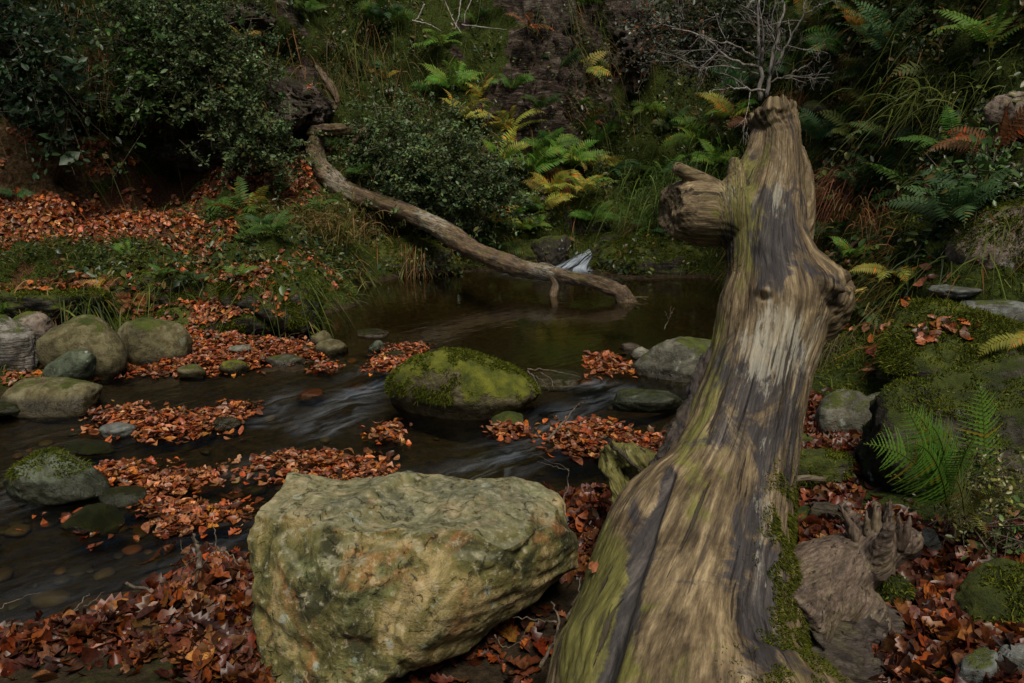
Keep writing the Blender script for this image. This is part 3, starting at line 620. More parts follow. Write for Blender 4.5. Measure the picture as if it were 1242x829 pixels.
big = build('boulder', (V, F), R_BIG, origin=(c[0], c[1], 0)); tag(big, 'large angular ochre and olive boulder in the foreground, undercut on its lower right', 'rock')
# ------------------------------------------------------------------ wood
def grain(V, a, b):
    ax = nrm(np.array(b, float)-np.array(a, float)); u = nrm(np.cross(ax, [0,1,0.])); w = np.cross(ax, u); q = V-np.array(a)
    return np.c_[q@u, q@w, q@ax]
def TP(pts):                              # (px, py, Y, radius px) -> points and radii
    P = np.array([W(a, b, c) for a, b, c, r in pts]); R = np.array([r*WD(a, b, c)/FP for a, b, c, r in pts]); return P, R
def limb(pts, n=40, ns=20):
    P, R = TP(pts); Q = spline(np.c_[P, R], n); return tube(Q[:,:3], np.maximum(Q[:,3], .002), ns)
def YT(py): return 1.95+(829-py)/704*1.2
rows = [(900,640,1050),(829,662,1000),(790,680,982),(750,698,968),(700,716,962),(650,744,960),(600,789,960),(550,820,965),(500,842,974),(450,859,984),(400,867,998),(370,872,1004),(340,879,998),(300,885,980),
        (280,888,976),(250,893,976),(220,905,976),(200,914,975),(180,920,972),(160,924,971),(150,916,969),(138,908,966)]
tr = [((l+r)/2, y, YT(y), (r-l)/2) for y, l, r in rows]
root_e = empty('dead_tree_trunk', W(835, 860, 1.95)*np.array([1,1,0]))
tag(root_e, 'huge leaning dead tree trunk, barkless and pale with green algae, right foreground', 'dead tree')
shapes = [limb(tr, 90, 40)]
shapes += [limb([(935,330,2.8,48),(975,345,2.72,42),(1003,352,2.66,33),(1015,358,2.64,26)], 20),                       # burl on the right
           limb([(990,400,2.72,25),(1005,372,2.68,26),(1012,345,2.66,22)], 12),
           limb([(945,300,2.9,40),(910,270,2.92,40),(880,258,2.9,36),(852,256,2.87,36),(828,254,2.85,37),(812,254,2.83,30)], 30),       # broken stub arm on the left
           limb([(870,268,2.9,28),(850,276,2.88,22),(830,276,2.86,12)], 12),
           limb([(872,248,2.9,20),(888,228,2.92,15),(903,207,2.98,11),(915,188,3.04,11),(926,165,3.1,14)], 24),                          # web between arm and top
           limb([(872,232,2.88,12),(848,218,2.84,10),(832,211,2.82,9),(818,203,2.8,6)], 14),                                             # spike
           limb([(893,235,3.0,9),(889,215,3.02,7),(891,192,3.04,5)], 12),                                               # little horn
           limb([(962,290,2.95,24),(972,250,2.98,18),(974,215,3.02,14),(964,180,3.08,12)], 24),                         # outer ridge, right
           limb([(940,158,3.14,22),(926,148,3.13,15),(916,142,3.11,8)], 10), limb([(950,160,3.16,18),(956,148,3.17,12)], 10)]
shapes += [limb([(915,650,2.1,36),(932,740,2.0,52),(942,829,1.9,60),(955,900,1.8,70)], 24),
           limb([(775,690,2.1,34),(740,760,1.98,40),(715,850,1.86,46)], 24)]
V, F, Nn = remesh(shapes, .0056, 7)
a0, b0 = W(830, 829, YT(829)), W(940, 200, YT(200)); gr = grain(V, a0, b0)
CP_, CR_ = TP(tr); o_ = np.argsort(CP_[:,2]); cx_ = np.interp(V[:,2], CP_[o_,2], CP_[o_,0]); cy_ = np.interp(V[:,2], CP_[o_,2], CP_[o_,1])
th = np.arctan2(V[:,1]-cy_, V[:,0]-cx_); gq = np.c_[np.cos(th)*.2, np.sin(th)*.2, gr[:,2]*.13]
lowf = sstep(1.3, .1, gr[:,2])
V = V+Nn*((ridge(gq*9+3, 3, .55)-.9)*(.0015+.006*lowf)+fbm(gq*34, 4, .6)*.0035+fbm(V*3, 2)*.014+fbm(gq*110, 3, .65)*.0022-np.clip(ridge(gq*22+8, 2)-1.1, 0, 1)*.016)[:,None]
pxv, pyv = proj(V)
CP_, CR_ = TP(tr); o_ = np.argsort(CP_[:,2]); cx_ = np.interp(V[:,2], CP_[o_,2], CP_[o_,0]); cy_ = np.interp(V[:,2], CP_[o_,2], CP_[o_,1])
th = np.arctan2(V[:,1]-cy_, V[:,0]-cx_); gr = np.c_[np.cos(th)*.2, np.sin(th)*.2, gr[:,2]]
arm = (sstep(915, 872, pxv) if False else (1-sstep(868, 912, pxv)))*(1-sstep(300, 335, pyv))*(V[:,2] > .9); garm = grain(V, W(880,258,2.9), W(812,254,2.83)); gr = gr*(1-arm[:,None])+garm*arm[:,None]
def blob(x, y, rx, ry): return np.exp(-(((pxv-x)/rx)**2+((pyv-y)/ry)**2))
def line(x0, y0, x1, y1, wd):
    d = np.array([x1-x0, y1-y0], float); q = np.c_[pxv-x0, pyv-y0]; t = np.clip(q@d/(d@d), 0, 1); return np.exp(-(np.linalg.norm(q-t[:,None]*d, axis=1)/wd)**2)*(V[:,1] < 2.35)
fur = np.maximum(line(812,575,788,650,7), np.maximum(line(788,650,762,725,9), line(762,725,722,860,12)))
V = V-Nn*(fur*.028)[:,None]
knot = blob(928,355,16,12)*.03-blob(927,362,7,4)*.03+blob(928,300,10,10)*.02
for kx, ky in ((928,355),(862,500),(905,600)): pass
V = V+Nn*knot[:,None]
endw = blob(815,255,22,36)+blob(1020,355,18,40)+blob(935,135,40,22)
V = V+Nn*((fbm(V*34, 4, .65)*.009+fbm(V*13, 3, .6)*.022+(ridge(gq*20, 3)-.9)*.006)*np.clip(endw, 0, 1))[:,None]
V[:,2] += sstep(150, 126, pyv)*0+np.clip((142-pyv)/16, 0, 1)*(pxv > 890)*fbm(np.c_[V[:,:2]*30, V[:,2]*3], 3, .6)*.028
algae = np.clip(blob(725,770,45,110)*1.2+blob(905,230,40,60)+blob(900,300,30,40)+blob(740,740,60,120)+blob(840,560,30,90)+blob(870,440,20,60)-.5, -1, 1.2)
stain = np.clip(blob(935,480,45,70)+blob(850,310,20,60)*0+blob(945,260,30,50)+blob(880,300,14,40)+blob(930,320,25,40)+blob(900,500,50,90)*.9+blob(915,740,30,90)*1.2+blob(895,650,20,60)+blob(770,700,14,130)-.35, -1, 1.2)+fur*2.2  # the carved furrow is also darkened through this mask
pale = np.clip(blob(945,220,14,70)+blob(950,395,55,55)*1.1+blob(885,235,16,20)+blob(930,440,60,40)+blob(930,620,30,120)*.9-.5, -1, 1)
trunk = build('trunk', (V, F), W_TRUNK, root_e, attrs={'grain': gr, 'algae': algae, 'stain': stain, 'pale': pale})
TRV, TRF = V, F
# strip of dark loose bark along the left edge
V2, F2, N2 = remesh([limb([(864,425,2.62,7),(845,475,2.54,10),(826,525,2.44,13),(806,568,2.35,15),(790,604,2.26,14),(772,640,2.15,9)], 50, 16), limb([(812,560,2.32,9),(797,590,2.24,12),(785,602,2.2,8)], 10)], .006, 4)
g2 = grain(V2, a0, b0); V2 = V2+N2*((ridge(np.c_[g2[:,:2], g2[:,2]*.3]*26, 3)-.9)*.016+fbm(V2*30, 3)*.01)[:,None]
build('bark_strip', (V2, F2), W_DARK, root_e, attrs={'grain': g2})
# broken grey root with splintered fingers
V3, F3, N3 = remesh([limb([(945,760,1.98,60),(985,715,2.1,52),(1020,690,2.16,42),(1055,672,2.2,30),(1080,662,2.22,24),(1100,655,2.2,20),(1108,648,2.19,12)], 30, 20),
                     limb([(1040,690,2.16,34),(1055,655,2.18,24),(1062,630,2.18,9),(1064,611,2.18,6)], 20), limb([(1052,680,2.18,34),(1070,648,2.2,18),(1076,628,2.2,8),(1078,609,2.2,5)], 20),
                     limb([(1060,690,2.12,20),(1068,665,2.09,12),(1080,636,2.07,5)], 16), limb([(1042,670,2.2,20),(1040,640,2.2,9),(1022,612,2.2,4)], 16),
                     limb([(1050,660,2.2,16),(1054,632,2.2,7),(1055,618,2.2,3)], 12), limb([(1000,730,2.06,44),(1035,745,2.08,38),(1052,770,2.06,34)], 16)], .0042, 2)
g3 = grain(V3, W(950,760,2.0), W(1075,630,2.2)); V3 = V3+N3*((ridge(np.c_[g3[:,:2], g3[:,2]*.1]*26, 3)-.9)*.005+fbm(V3*8, 4, .6)*.007)[:,None]
rt = build('broken_root', (V3, F3), W_ROOT, root_e, attrs={'grain': g3})
m = M(); r = np.random.RandomState(3)
for k in range(26):
    a = W(1030+r.rand()*18, 655-r.rand()*10, 2.2); b = a+np.array([-.02-.05*r.rand(), r.normal()*.02, .03+.05*r.rand()]); m.add(*tube(spline([a, (a+b)/2+r.normal(size=3)*.006, b], 5), [.002,.002,.0016,.001,.0005], 4))
for (x0, y0, x1, y1, x2, y2, w_) in [(1058,668,1062,640,1062,609,11),(1068,665,1075,640,1080,607,12),(1050,670,1052,645,1050,618,8),(1040,678,1034,645,1018,610,9),(1074,690,1084,660,1078,630,10),(1090,665,1100,645,1104,625,9),(1046,672,1040,650,1034,628,6),(1083,662,1090,642,1090,622,7),(1100,668,1112,655,1118,645,8)]:
    a = W(x0,y0,2.17); S = spline([a, W(x1,y1,2.16), W(x2,y2,2.17)], 14); S[2:] += r.normal(size=(12,3))*.0016; m.add(*tube(S, np.r_[np.linspace(1,.5,10), [.42,.3,.16,.03]]*w_*2.2/FP, 7))
build('root_splinters', m, W_ROOT, rt, attrs={'grain': m.V()})
V4, F4, N4 = remesh([limb([(960,800,1.92,60),(1010,770,2.02,42),(1060,760,2.08,32),(1095,790,2.04,30),(1130,829,1.95,32),(1170,880,1.86,34)], 40, 20), limb([(930,829,1.9,80),(1000,829,1.9,60),(1050,870,1.85,50)], 20, 20)], .0065, 4)
g4 = grain(V4, W(960,800,1.92), W(1130,829,1.95)); V4 = V4+N4*((ridge(np.c_[g4[:,:2], g4[:,2]*.25]*16, 3)-.9)*.018+fbm(V4*12, 4, .6)*.018)[:,None]
build('root', (V4, F4), W_DARK, root_e, attrs={'grain': g4})
# curled driftwood between trunk and boulder
V5, F5, N5 = remesh([limb([(738,540,2.95,8),(748,552,2.93,15),(768,556,2.9,16),(788,566,2.86,16),(800,590,2.82,17),(810,620,2.78,18)], 40, 16), limb([(738,545,2.95,12),(742,568,2.92,13),(752,590,2.88,14),(760,612,2.82,14),(775,640,2.74,16)], 40, 16)], .006, 3)
g5 = grain(V5, W(740,560,2.93), W(775,640,2.74)); V5 = V5+N5*((ridge(np.c_[g5[:,:2], g5[:,2]*.3]*22, 3)-.9)*.013+fbm(V5*16, 4)*.01)[:,None]
tag(build('driftwood', (V5, F5), W_TRUNK, origin=W(770,640,2.76), attrs={'grain': g5, 'algae': np.full(len(V5), .5), 'stain': np.full(len(V5), -.4), 'pale': np.zeros(len(V5))}), 'curled olive piece of driftwood wedged between the trunk and the big boulder', 'driftwood')
# the long fallen log
le = empty('fallen_log', W(757, 368, 7.95)*np.array([1,1,0])); tag(le, 'long curved fallen log reaching down from the left bank across the pool', 'log')
L = [(386,166,10.5,9),(382,180,10.5,11),(386,198,10.45,12),(402,217,10.3,12.5),(430,236,10.1,12),(465,247,9.85,11),(505,263,9.55,11),(545,285,9.25,12),(580,306,9.0,12),(620,322,8.75,11.5),(660,331,8.5,11),(700,338,8.25,9.5),(735,347,8.05,9.5),(755,358,7.98,8.5),(760,374,7.96,7)]
V6, F6, N6 = remesh([limb(L, 110, 18), limb([(752,352,8.02,10),(768,366,7.98,5),(775,374,7.97,3)], 8), limb([(755,360,8.0,8),(752,372,7.95,5)], 6)], .016, 3)
s6 = np.c_[V6[:,0]*.9, V6[:,1], V6[:,2]]; ax = grain(V6, W(420,235,10.1), W(750,355,8.0)); V6 = V6+N6*((ridge(np.c_[ax[:,:2], ax[:,2]*.1]*9, 3)-.9)*.010+fbm(V6*2.2, 3)*.03+fbm(V6*14, 3)*.008)[:,None]
build('trunk', (V6, F6), W_LOG, le, attrs={'grain': ax, 'pale': np.clip(np.sin(V6[:,0]*5)*.6, -1, 1), 'algae': np.zeros(len(V6)), 'stain': np.zeros(len(V6))})
V7, F7 = limb([(671,334,8.40,6),(674,346,8.36,5),(671,358,8.3,5),(672,374,8.24,4)], 14, 10); build('branch_stub', (V7, F7), W_LOG, le, attrs={'grain': grain(V7, V7[0], V7[-1])})
m = M(); r = np.random.RandomState(5)
for k in range(9):
    a = W(760, 366, 7.97); q = a+np.array([r.uniform(-.05,.25), r.normal()*.08, r.uniform(-.03,.07)]); m.add(*tube(spline([a, (a+q)/2+r.normal(size=3)*.03, q], 6), np.linspace(.012, .003, 6), 5))
build('root_ends', m, W_LOG, le, attrs={'grain': m.V()})
def wood(name, pts, mat, label, cat='log', n=40, vox=.012, extra=(), disp=.012):
    V, F, N_ = remesh([limb(pts, n, 14)]+[limb(e, 20, 10) for e in extra], vox, 2)
    P, R = TP(pts); g = grain(V, P[0], P[-1]); V = V+N_*((ridge(np.c_[g[:,:2], g[:,2]*.2]*14, 3)-.9)*disp+fbm(V*12, 3)*disp)[:,None]
    return tag(build(name, (V, F), mat, origin=P[-1], attrs={'grain': g}), label, cat)
wood('log_stub', [(380,163,10.6,10),(395,158,10.4,7),(420,157,10.25,7),(446,162,10.1,6)], W_LOG, 'short broken log poking out above the root of the long fallen log', extra=[[(440,160,10.12,5),(430,172,10.1,3),(422,185,10.1,2)]])
wood('snag', [(384,80,10.9,2.5),(392,92,10.8,4),(401,106,10.75,5.5),(408,120,10.7,4.5),(406,134,10.7,3)], W_LOG, 'bleached broken snag hanging on the wall above the log stub', 'snag')
wood('log_piece', [(985,618,2.95,9),(1015,622,2.9,11),(1045,632,2.85,9)], W_DARK, 'dark rotten piece of wood lying beside the trunk on the right', 'wood', vox=.008)
wood('branch', [(956,583,3.2,4),(975,580,3.2,4),(1000,582,3.22,3)], W_TWIG, 'short straight stick lying beside the mossy slab', 'stick', vox=.004, disp=.003)
# ------------------------------------------------------------------ twigs
def twig(label, paths, mat=W_TWIG, name='twig', cat='twig', r0=1.6, wob=.008, origin=None):
    m = M(); r = np.random.RandomState(abs(hash(label)) % 99 if False else len(label)*7)
    for p in paths:
        rr = p[-1] if isinstance(p[-1], (int, float)) else r0; q = [W(*a) for a in p if not isinstance(a, (int, float))]
        t = WD(*p[0]); S = spline(q, 14); S[1:-1] += r.normal(size=(12, 3))*wob*.4; R = np.linspace(rr, rr*.35, 14)*t/FP; m.add(*tube(S, R, 6))
    o = build(name, m, mat, origin=W(*paths[0][0]), attrs={'grain': m.V()}); return tag(o, label, cat)
twig('pale stick lying over the leaf pile in the lower left corner', [[(5,758,2.3),(50,760,2.35),(95,772,2.35),2.4]])
twig('thin bare twig crossing the dark water at lower left', [[(60,775,2.35),(95,735,2.45),(108,720,2.5),1.2],[(90,742,2.45),(115,728,2.5),(128,718,2.55),.8]])
twig('slim grass-like twig at the left edge over the water', [[(-5,742,2.5),(20,728,2.55),(50,718,2.6),.8]])
twig('long curved twig resting on the leaf pile left of the big boulder', [[(153,707,2.5),(180,718,2.48),(215,729,2.42),(254,736,2.36),2.2]])
twig('forked upright twig standing in the leaf pile left of the big boulder', [[(232,712,2.45),(250,680,2.5),(263,664,2.52),1.6],[(263,664,2.52),(260,645,2.54),(258,636,2.55),1.],[(263,664,2.52),(280,675,2.5),(295,690,2.48),1.2]])
twig('bleached broken stick end poking up from the leaf pile', [[(243,690,2.45),(239,665,2.48),(234,648,2.5),4.5]])
twig('fine rootlets spreading from the top of the leaf pile', [[(236,680,2.45),(222,692,2.46),(218,708,2.47),1.],[(240,675,2.45),(228,680,2.46),(219,698,2.48),.8],[(240,690,2.44),(232,700,2.45),(226,715,2.45),.9],[(230,672,2.46),(222,668,2.47),(219,655,2.49),.6]], name='rootlets')
twig('thin dead twig sticking up behind the right end of the big boulder', [[(680,618,2.75),(688,590,2.8),(690,572,2.82),1.2],[(690,572,2.82),(672,566,2.85),(652,560,2.9),.6],[(690,572,2.82),(686,569,2.84),(640,548,2.95),.5]])
twig('curved root hoop in the shadow under the big boulder', [[(655,810,2.05),(672,780,2.1),(678,750,2.15),(668,730,2.2),2.6],[(675,755,2.15),(650,752,2.2),(622,750,2.25),1.6],[(600,770,2.2),(610,785,2.2),(630,780,2.2),(640,760,2.2),1.]], W_TWIG, 'root', 'root')
twig('pale curved twig leaning between the trunk and the big boulder', [[(688,752,2.12),(698,730,2.16),(705,700,2.2),2.2]])
twig('straight dead stick stuck in the leaf drift near the trunk', [[(664,535,3.3),(685,510,3.4),(700,492,3.5),2.],[(700,495,3.5),(708,487,3.5),(712,482,3.5),1.2]])
twig('short dark twig leaning on the curled driftwood', [[(735,530,2.9),(748,545,2.88),(780,575,2.76),3.2]], W_DARK)
twig('brown wisps of twig hanging off the flat olive stone', [[(640,450,4.9),(650,462,4.85),(655,474,4.8),1.],[(655,452,4.9),(668,460,4.85),(672,472,4.8),.8],[(650,456,4.85),(665,470,4.8),(664,480,4.8),.7],[(640,448,4.9),(670,450,4.95),(700,456,4.95),.9]])
twig('small bare forked seedling twig at the pool edge by the speckled boulder', [[(806,400,5.3),(812,385,5.3),(814,372,5.3),.8],[(811,388,5.3),(806,378,5.3),.5],[(812,383,5.3),(818,374,5.3),.5]])
twig('pale forked dead branch hanging from the left overhang', [[(225,100,10),(240,125,9.9),(252,131,9.8),1.6],[(252,131,9.8),(256,155,9.8),(257,182,9.8),1.5],[(252,131,9.8),(290,145,9.7),(330,170,9.6),1.2],[(256,131,9.8),(285,150,9.7),(300,160,9.7),1.],[(256,160,9.8),(240,158,9.8),.8],[(265,168,9.8),(280,180,9.75),(298,192,9.7),1.]], W_PALE, 'dead_branch', 'branch')
twig('bare twigs dangling from the rim at the top, left of the rock face', [[(535,-10,11.6),(545,15,11.6),(560,42,11.5),1.2],[(560,-5,11.7),(556,20,11.6),(552,35,11.5),.9],[(500,25,11.5),(520,30,11.5),(535,38,11.5),1.],[(560,30,11.6),(590,34,11.7),(615,36,11.8),.9],[(575,-5,11.7),(565,15,11.6),(563,30,11.6),.8],[(515,5,11.5),(508,20,11.5),(502,26,11.5),1.]], W_PALE, 'bare_twigs', 'twigs')
# bare pale-stemmed shrub above the trunk top
sh = empty('bare_shrub', W(928, 125, 8.3)); tag(sh, 'leafless pale grey shrub with wiry branches behind the top of the trunk', 'shrub')
r = np.random.RandomState(12)
def grow(m, p, d, L, R, lev, up=.0):
    n = 7; P = [p]; dd = d
    for k in range(n-1):
        dd = nrm(dd+r.normal(size=3)*.16+np.array([0,0,up])); P.append(P[-1]+dd*L/(n-1))
    P = np.array(P); m.add(*tube(P, np.linspace(R, R*.5, n), 5))
    if lev > 0:
        for k in range(r.randint(3, 6)):
            i = r.randint(1, n-1); nd = nrm(dd+r.normal(size=3)*.75); grow(m, P[i], nd, L*r.uniform(.4,.65), R*.5, lev-1, up)
main = [[(922,122,8.3),(921,60,8.3),(919,-20,8.3),3.],[(930,118,8.3),(935,80,8.25),(946,30,8.2),(952,-15,8.2),2.6],[(924,80,8.3),(925,45,8.2),(921,0,8.1),2.],[(920,82,8.3),(885,70,8.2),(850,45,8.1),(815,35,8.),1.8],
        [(920,72,8.3),(890,55,8.2),(870,52,8.1),(850,42,8.),1.5],[(940,80,8.25),(955,55,8.2),(975,20,8.1),(995,5,8.),1.7],[(928,110,8.3),(900,108,8.2),(880,107,8.1),1.6],[(935,95,8.3),(942,60,8.1),(930,25,8.),1.5],[(932,100,8.3),(960,90,8.2),(985,75,8.1),1.2],[(920,90,8.3),(900,85,8.3),(860,80,8.3),(845,95,8.3),1.1]]
for k, p in enumerate(main):
    m = M(); rr = p[-1]; q = [W(*a) for a in p[:-1]]; t = WD(*p[0]); S = spline(q, 18); S[1:-1] += r.normal(size=(16,3))*.008; m.add(*tube(S, np.linspace(rr, rr*.4, 18)*t/FP, 6))
    for z in range(4):
        i = r.randint(4, 17); d = nrm(S[i]-S[i-2]); grow(m, S[i], nrm(d+r.normal(size=3)*.7), r.uniform(.2,.5), .0045, 2, .01)
    build('stem' if k < 3 else 'branch', m, W_PALE, sh, attrs={'grain': m.V()})
# ------------------------------------------------------------------ plants may root on the bank stones too
_v, _f = [P2], [TF]; _n = len(P2)
for o in list(COL.objects):
    lb = str(o.get('label', ''))
    if o.name.startswith('rock_ledge') or 'cushion-like' in lb or lb.startswith(('bright mossy boulder sloping', 'tall pale boulder', 'rounded mossy boulder above', 'pale overhanging rock', 'main craggy', 'dark shadowed rock')):
        a, f, _ = readmesh(o.data); a = a+np.array(o.location)
        for q in f: _v.append(a) if q is f[0] else None; _f.append(q+_n)
        _n += len(a)
P2 = np.concatenate(_v)
BVH = BVHTree.FromPolygons(P2.tolist(), [list(map(int, q)) for f in _f for q in f])
# ------------------------------------------------------------------ fallen leaves
def leaf_tpl(kind, seed):
    r = np.random.RandomState(seed)
    if kind == 'oak': hw = [.04,.17,.11,.27,.16,.32,.17,.21,.0]
    elif kind == 'beech': hw = [.03,.15,.23,.27,.28,.24,.17,.08,.0]
    else: hw = [.03,.32,.3,.0]
    n = len(hw); t = np.linspace(0, 1, n); hw = np.array(hw)
    mid = np.c_[t-.5, np.zeros(n), np.zeros(n)]; lf = np.c_[t-.5+.05*(hw > .2), hw, np.zeros(n)]; rt = lf*[1,-1,1]
    V = np.r_[mid, lf, rt]; fold = r.uniform(-.1, .7); cx, cy, tw = r.uniform(-.9,1.3), r.uniform(-1.,1.6), r.uniform(-.9,.9)
    V[:,2] = fold*np.abs(V[:,1])+cx*V[:,0]**2*.8+cy*V[:,1]**2+tw*V[:,0]*V[:,1]
    i = np.arange(n-1); F = [np.stack([i, i+1, n+i+1, n+i], 1), np.stack([i+1, i, 2*n+i, 2*n+i+1], 1)]
    return V, F
LT = {k: [leaf_tpl(k, s) for s in range(8)] for k in ('oak', 'beech', 'far')}
PAL = np.array([(.30,.065,.022),(.36,.09,.03),(.25,.05,.02),(.34,.13,.085),(.42,.19,.135),(.2,.06,.035),(.13,.045,.03),(.38,.12,.03),(.30,.11,.075),(.09,.035,.025),(.36,.15,.11),(.25,.08,.05)])*np.array([1.08,1.12,.72])
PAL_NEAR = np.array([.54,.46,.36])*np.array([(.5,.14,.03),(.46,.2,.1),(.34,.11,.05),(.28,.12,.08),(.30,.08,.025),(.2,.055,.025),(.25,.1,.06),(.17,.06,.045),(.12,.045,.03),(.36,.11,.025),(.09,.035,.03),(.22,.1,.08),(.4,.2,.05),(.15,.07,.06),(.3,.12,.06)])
def leaves(m, P, N_, size, pal, kinds, r, tilt=.45):
    n = len(P); nz = nrm(N_+r.normal(size=(n,3))*tilt); C = pal[r.randint(len(pal), size=n)]*np.exp(r.normal(size=(n,1))*.32+r.normal(size=(n,3))*.1); C = np.clip(C, 0, .8)
    R = frames(nz, r.rand(n)*2*PI); S = size*np.clip(np.exp(r.normal(size=n)*.42), .35, 1.6); dk = r.rand(n) < .3; C[dk] *= r.uniform(.25,.7,(dk.sum(),1)); q = r.randint(8, size=n); kk = r.randint(len(kinds), size=n)
    for a in range(8):
        for b in range(len(kinds)):
            s = (q == a) & (kk == b)
            if s.any(): inst(m, *LT[kinds[b]][a], P[s], R[s], S[s], C[s])
def inpoly(p, poly):
    x, y = p[:,0], p[:,1]; c = np.zeros(len(p), bool); j = len(poly)-1
    for i in range(len(poly)):
        a, b = poly[i], poly[j]; c ^= ((a[1] > y) != (b[1] > y)) & (x < (b[0]-a[0])*(y-a[1])/(b[1]-a[1]+1e-12)+a[0]); j = i
    return c
def edist(p, poly):
    d = np.full(len(p), 9.)
    for i in range(len(poly)):
        a = poly[i]; b = poly[(i+1) % len(poly)]; e = b-a; t = np.clip(((p-a)@e)/(e@e), 0, 1); d = np.minimum(d, np.linalg.norm(p-a-t[:,None]*e, axis=1))
    return d
ROCKBVH = []
def ground_z(x, y):
    z = np.empty(len(x)); Nn_ = np.zeros((len(x), 3))
    for i in range(len(x)):
        a, n = drop(x[i], y[i]); z[i] = a; Nn_[i] = n
    return z, Nn_
def drift(label, poly, dens, size, thick, kinds=('beech',), pal=PAL, name='leaf_drift', z=0., land=False, seed=0, tilt=.28, spread=.05, mound=None):
    r = np.random.RandomState(seed+len(label)); W2 = []
    for a in poly:
        h_ = hit(*a)[0] if land else None; W2.append((h_ if h_ is not None else G(*a, z))[:2])
    W2 = np.array(W2); lo, hi = W2.min(0)-.06, W2.max(0)+.06; n = int(dens*np.prod(hi-lo)); p = lo+r.rand(n, 2)*(hi-lo)
    wb = np.c_[fbm(np.c_[p*7, np.zeros(n)], 3), fbm(np.c_[p*7, np.ones(n)*5], 3)]*.05; q = p+wb
    k = inpoly(q, W2) | (edist(q, W2) < .2*r.rand(n)**9); p = p[k]; q = q[k]; e = edist(q, W2)*inpoly(q, W2)
    gz, gn = ground_z(p[:,0], p[:,1]); wz = flowdrop(p[:,1]); up = gz > wz
    base = np.where(up, gz, wz); hgt = thick*np.minimum(1, e/.12)**.7*(.65+.5*fbm(np.c_[p*6, np.full(len(p), seed)], 3))
    m = M(); P = np.c_[p, base+.006+np.maximum(hgt, 0)*r.rand(len(p))**.5]; N_ = np.where(up[:,None], gn, [[0,0,1.]])
    leaves(m, P, N_, size, pal, kinds, r, tilt*1.)
    o = build(name, m, M_DEAD, origin=[W2[:,0].mean(), W2[:,1].mean(), z], smooth=False); return tag(o, label, 'fallen leaves', kind='stuff')
drift('wide orange leaf beach between the left bank boulders and the pool', [(228,412),(262,397),(300,396),(340,412),(385,420),(392,436),(350,440),(310,446),(270,452),(215,456),(165,452),(190,440),(222,432)], 3800, .042, .05, seed=1)
drift('long wavy drift of orange leaves in the stream at left', [(112,494),(150,487),(200,492),(240,496),(270,486),(300,484),(303,492),(280,503),(250,512),(200,521),(165,516),(130,506)], 4300, .045, .05, seed=2)
drift('S-shaped drift of orange leaves at lower left', [(122,552),(155,548),(190,560),(258,558),(262,566),(225,580),(205,592),(230,600),(285,602),(290,612),(240,622),(200,628),(178,606),(165,590),(168,572),(125,568)], 4200, .048, .05, ('beech','oak'), seed=3)
drift('oval drift of orange leaves just behind the big foreground boulder', [(312,548),(345,537),(400,538),(445,545),(470,560),(452,573),(410,572),(370,562),(330,557)], 4200, .047, .045, seed=4)
drift('drift of orange leaves against the left end of the egg-shaped boulder', [(466,425),(490,419),(516,421),(500,440),(480,452),(446,450),(462,440)], 4300, .042, .05, seed=5)
drift('mounded drift of orange and pink leaves left of the trunk', [(664,518),(680,506),(720,500),(765,512),(805,524),(800,538),(770,545),(730,540),(690,534)], 4600, .045, .07, seed=6)
drift('small round heap of orange leaves at the far side of the riffle', [(716,436),(735,431),(754,438),(757,450),(735,456),(718,448)], 3600, .055, .07, seed=7)
drift('small leaf clump caught below the egg-shaped boulder', [(596,506),(620,500),(640,508),(636,518),(610,520)], 2600, .05, .05, seed=8)
drift('little reddish leaf clump at the lower left foot of the egg-shaped boulder', [(446,516),(470,505),(490,510),(470,522)], 2400, .05, .04, seed=9)
drift('small leaf clump at the right tip of the leaf beach', [(385,444),(400,440),(408,448),(392,451)], 2600, .05, .03, seed=10)
drift('few pink leaves around the low mossy rock at lower left', [(52,612),(90,608),(120,636),(100,642),(80,622)], 500, .055, .01, seed=11)
drift('leaves lodged among the left bank boulders', [(0,455),(60,445),(60,460),(130,466),(140,448),(230,444),(225,450),(150,460),(120,468),(60,470),(0,470)], 700, .055, .02, seed=12, land=True)
drift('big dark leaf pile filling the lower left corner up to the boulder', [(-60,790),(0,768),(60,774),(110,762),(150,742),(195,728),(228,694),(246,656),(268,660),(292,690),(312,760),(330,860),(250,850),(200,812),(120,800),(40,806),(-60,830)], 3400, .07, .10, ('oak','oak','beech'), PAL_NEAR, seed=13, land=False, tilt=.75)
drift('wedge of oak leaves between the big boulder and the trunk', [(676,628),(700,618),(750,612),(765,622),(745,650),(720,690),(700,700),(697,660)], 4200, .07, .12, ('oak','beech'), PAL_NEAR, seed=14, land=True, tilt=.8)
drift('dim leaves on the shaded ground under the big boulder', [(500,829),(600,770),(680,730),(700,760),(690,829),(640,880),(480,880)], 500, .06, .02, ('oak',), PAL_NEAR, seed=15, land=True)
drift('carpet of brown oak leaves on the right bank beside the trunk', [(960,505),(985,480),(1060,535),(1040,570),(1040,620),(1130,640),(1242,640),(1300,700),(1300,900),(980,900),(960,700),(958,560)], 2600, .064, .04, ('oak','oak','beech'), PAL_NEAR, seed=16, land=True, tilt=.6)
drift('leaves lying on the cushion-like mossy boulder', [(0,0),(1,0),(0,1)], 1, .05, .01, seed=17) if False else None
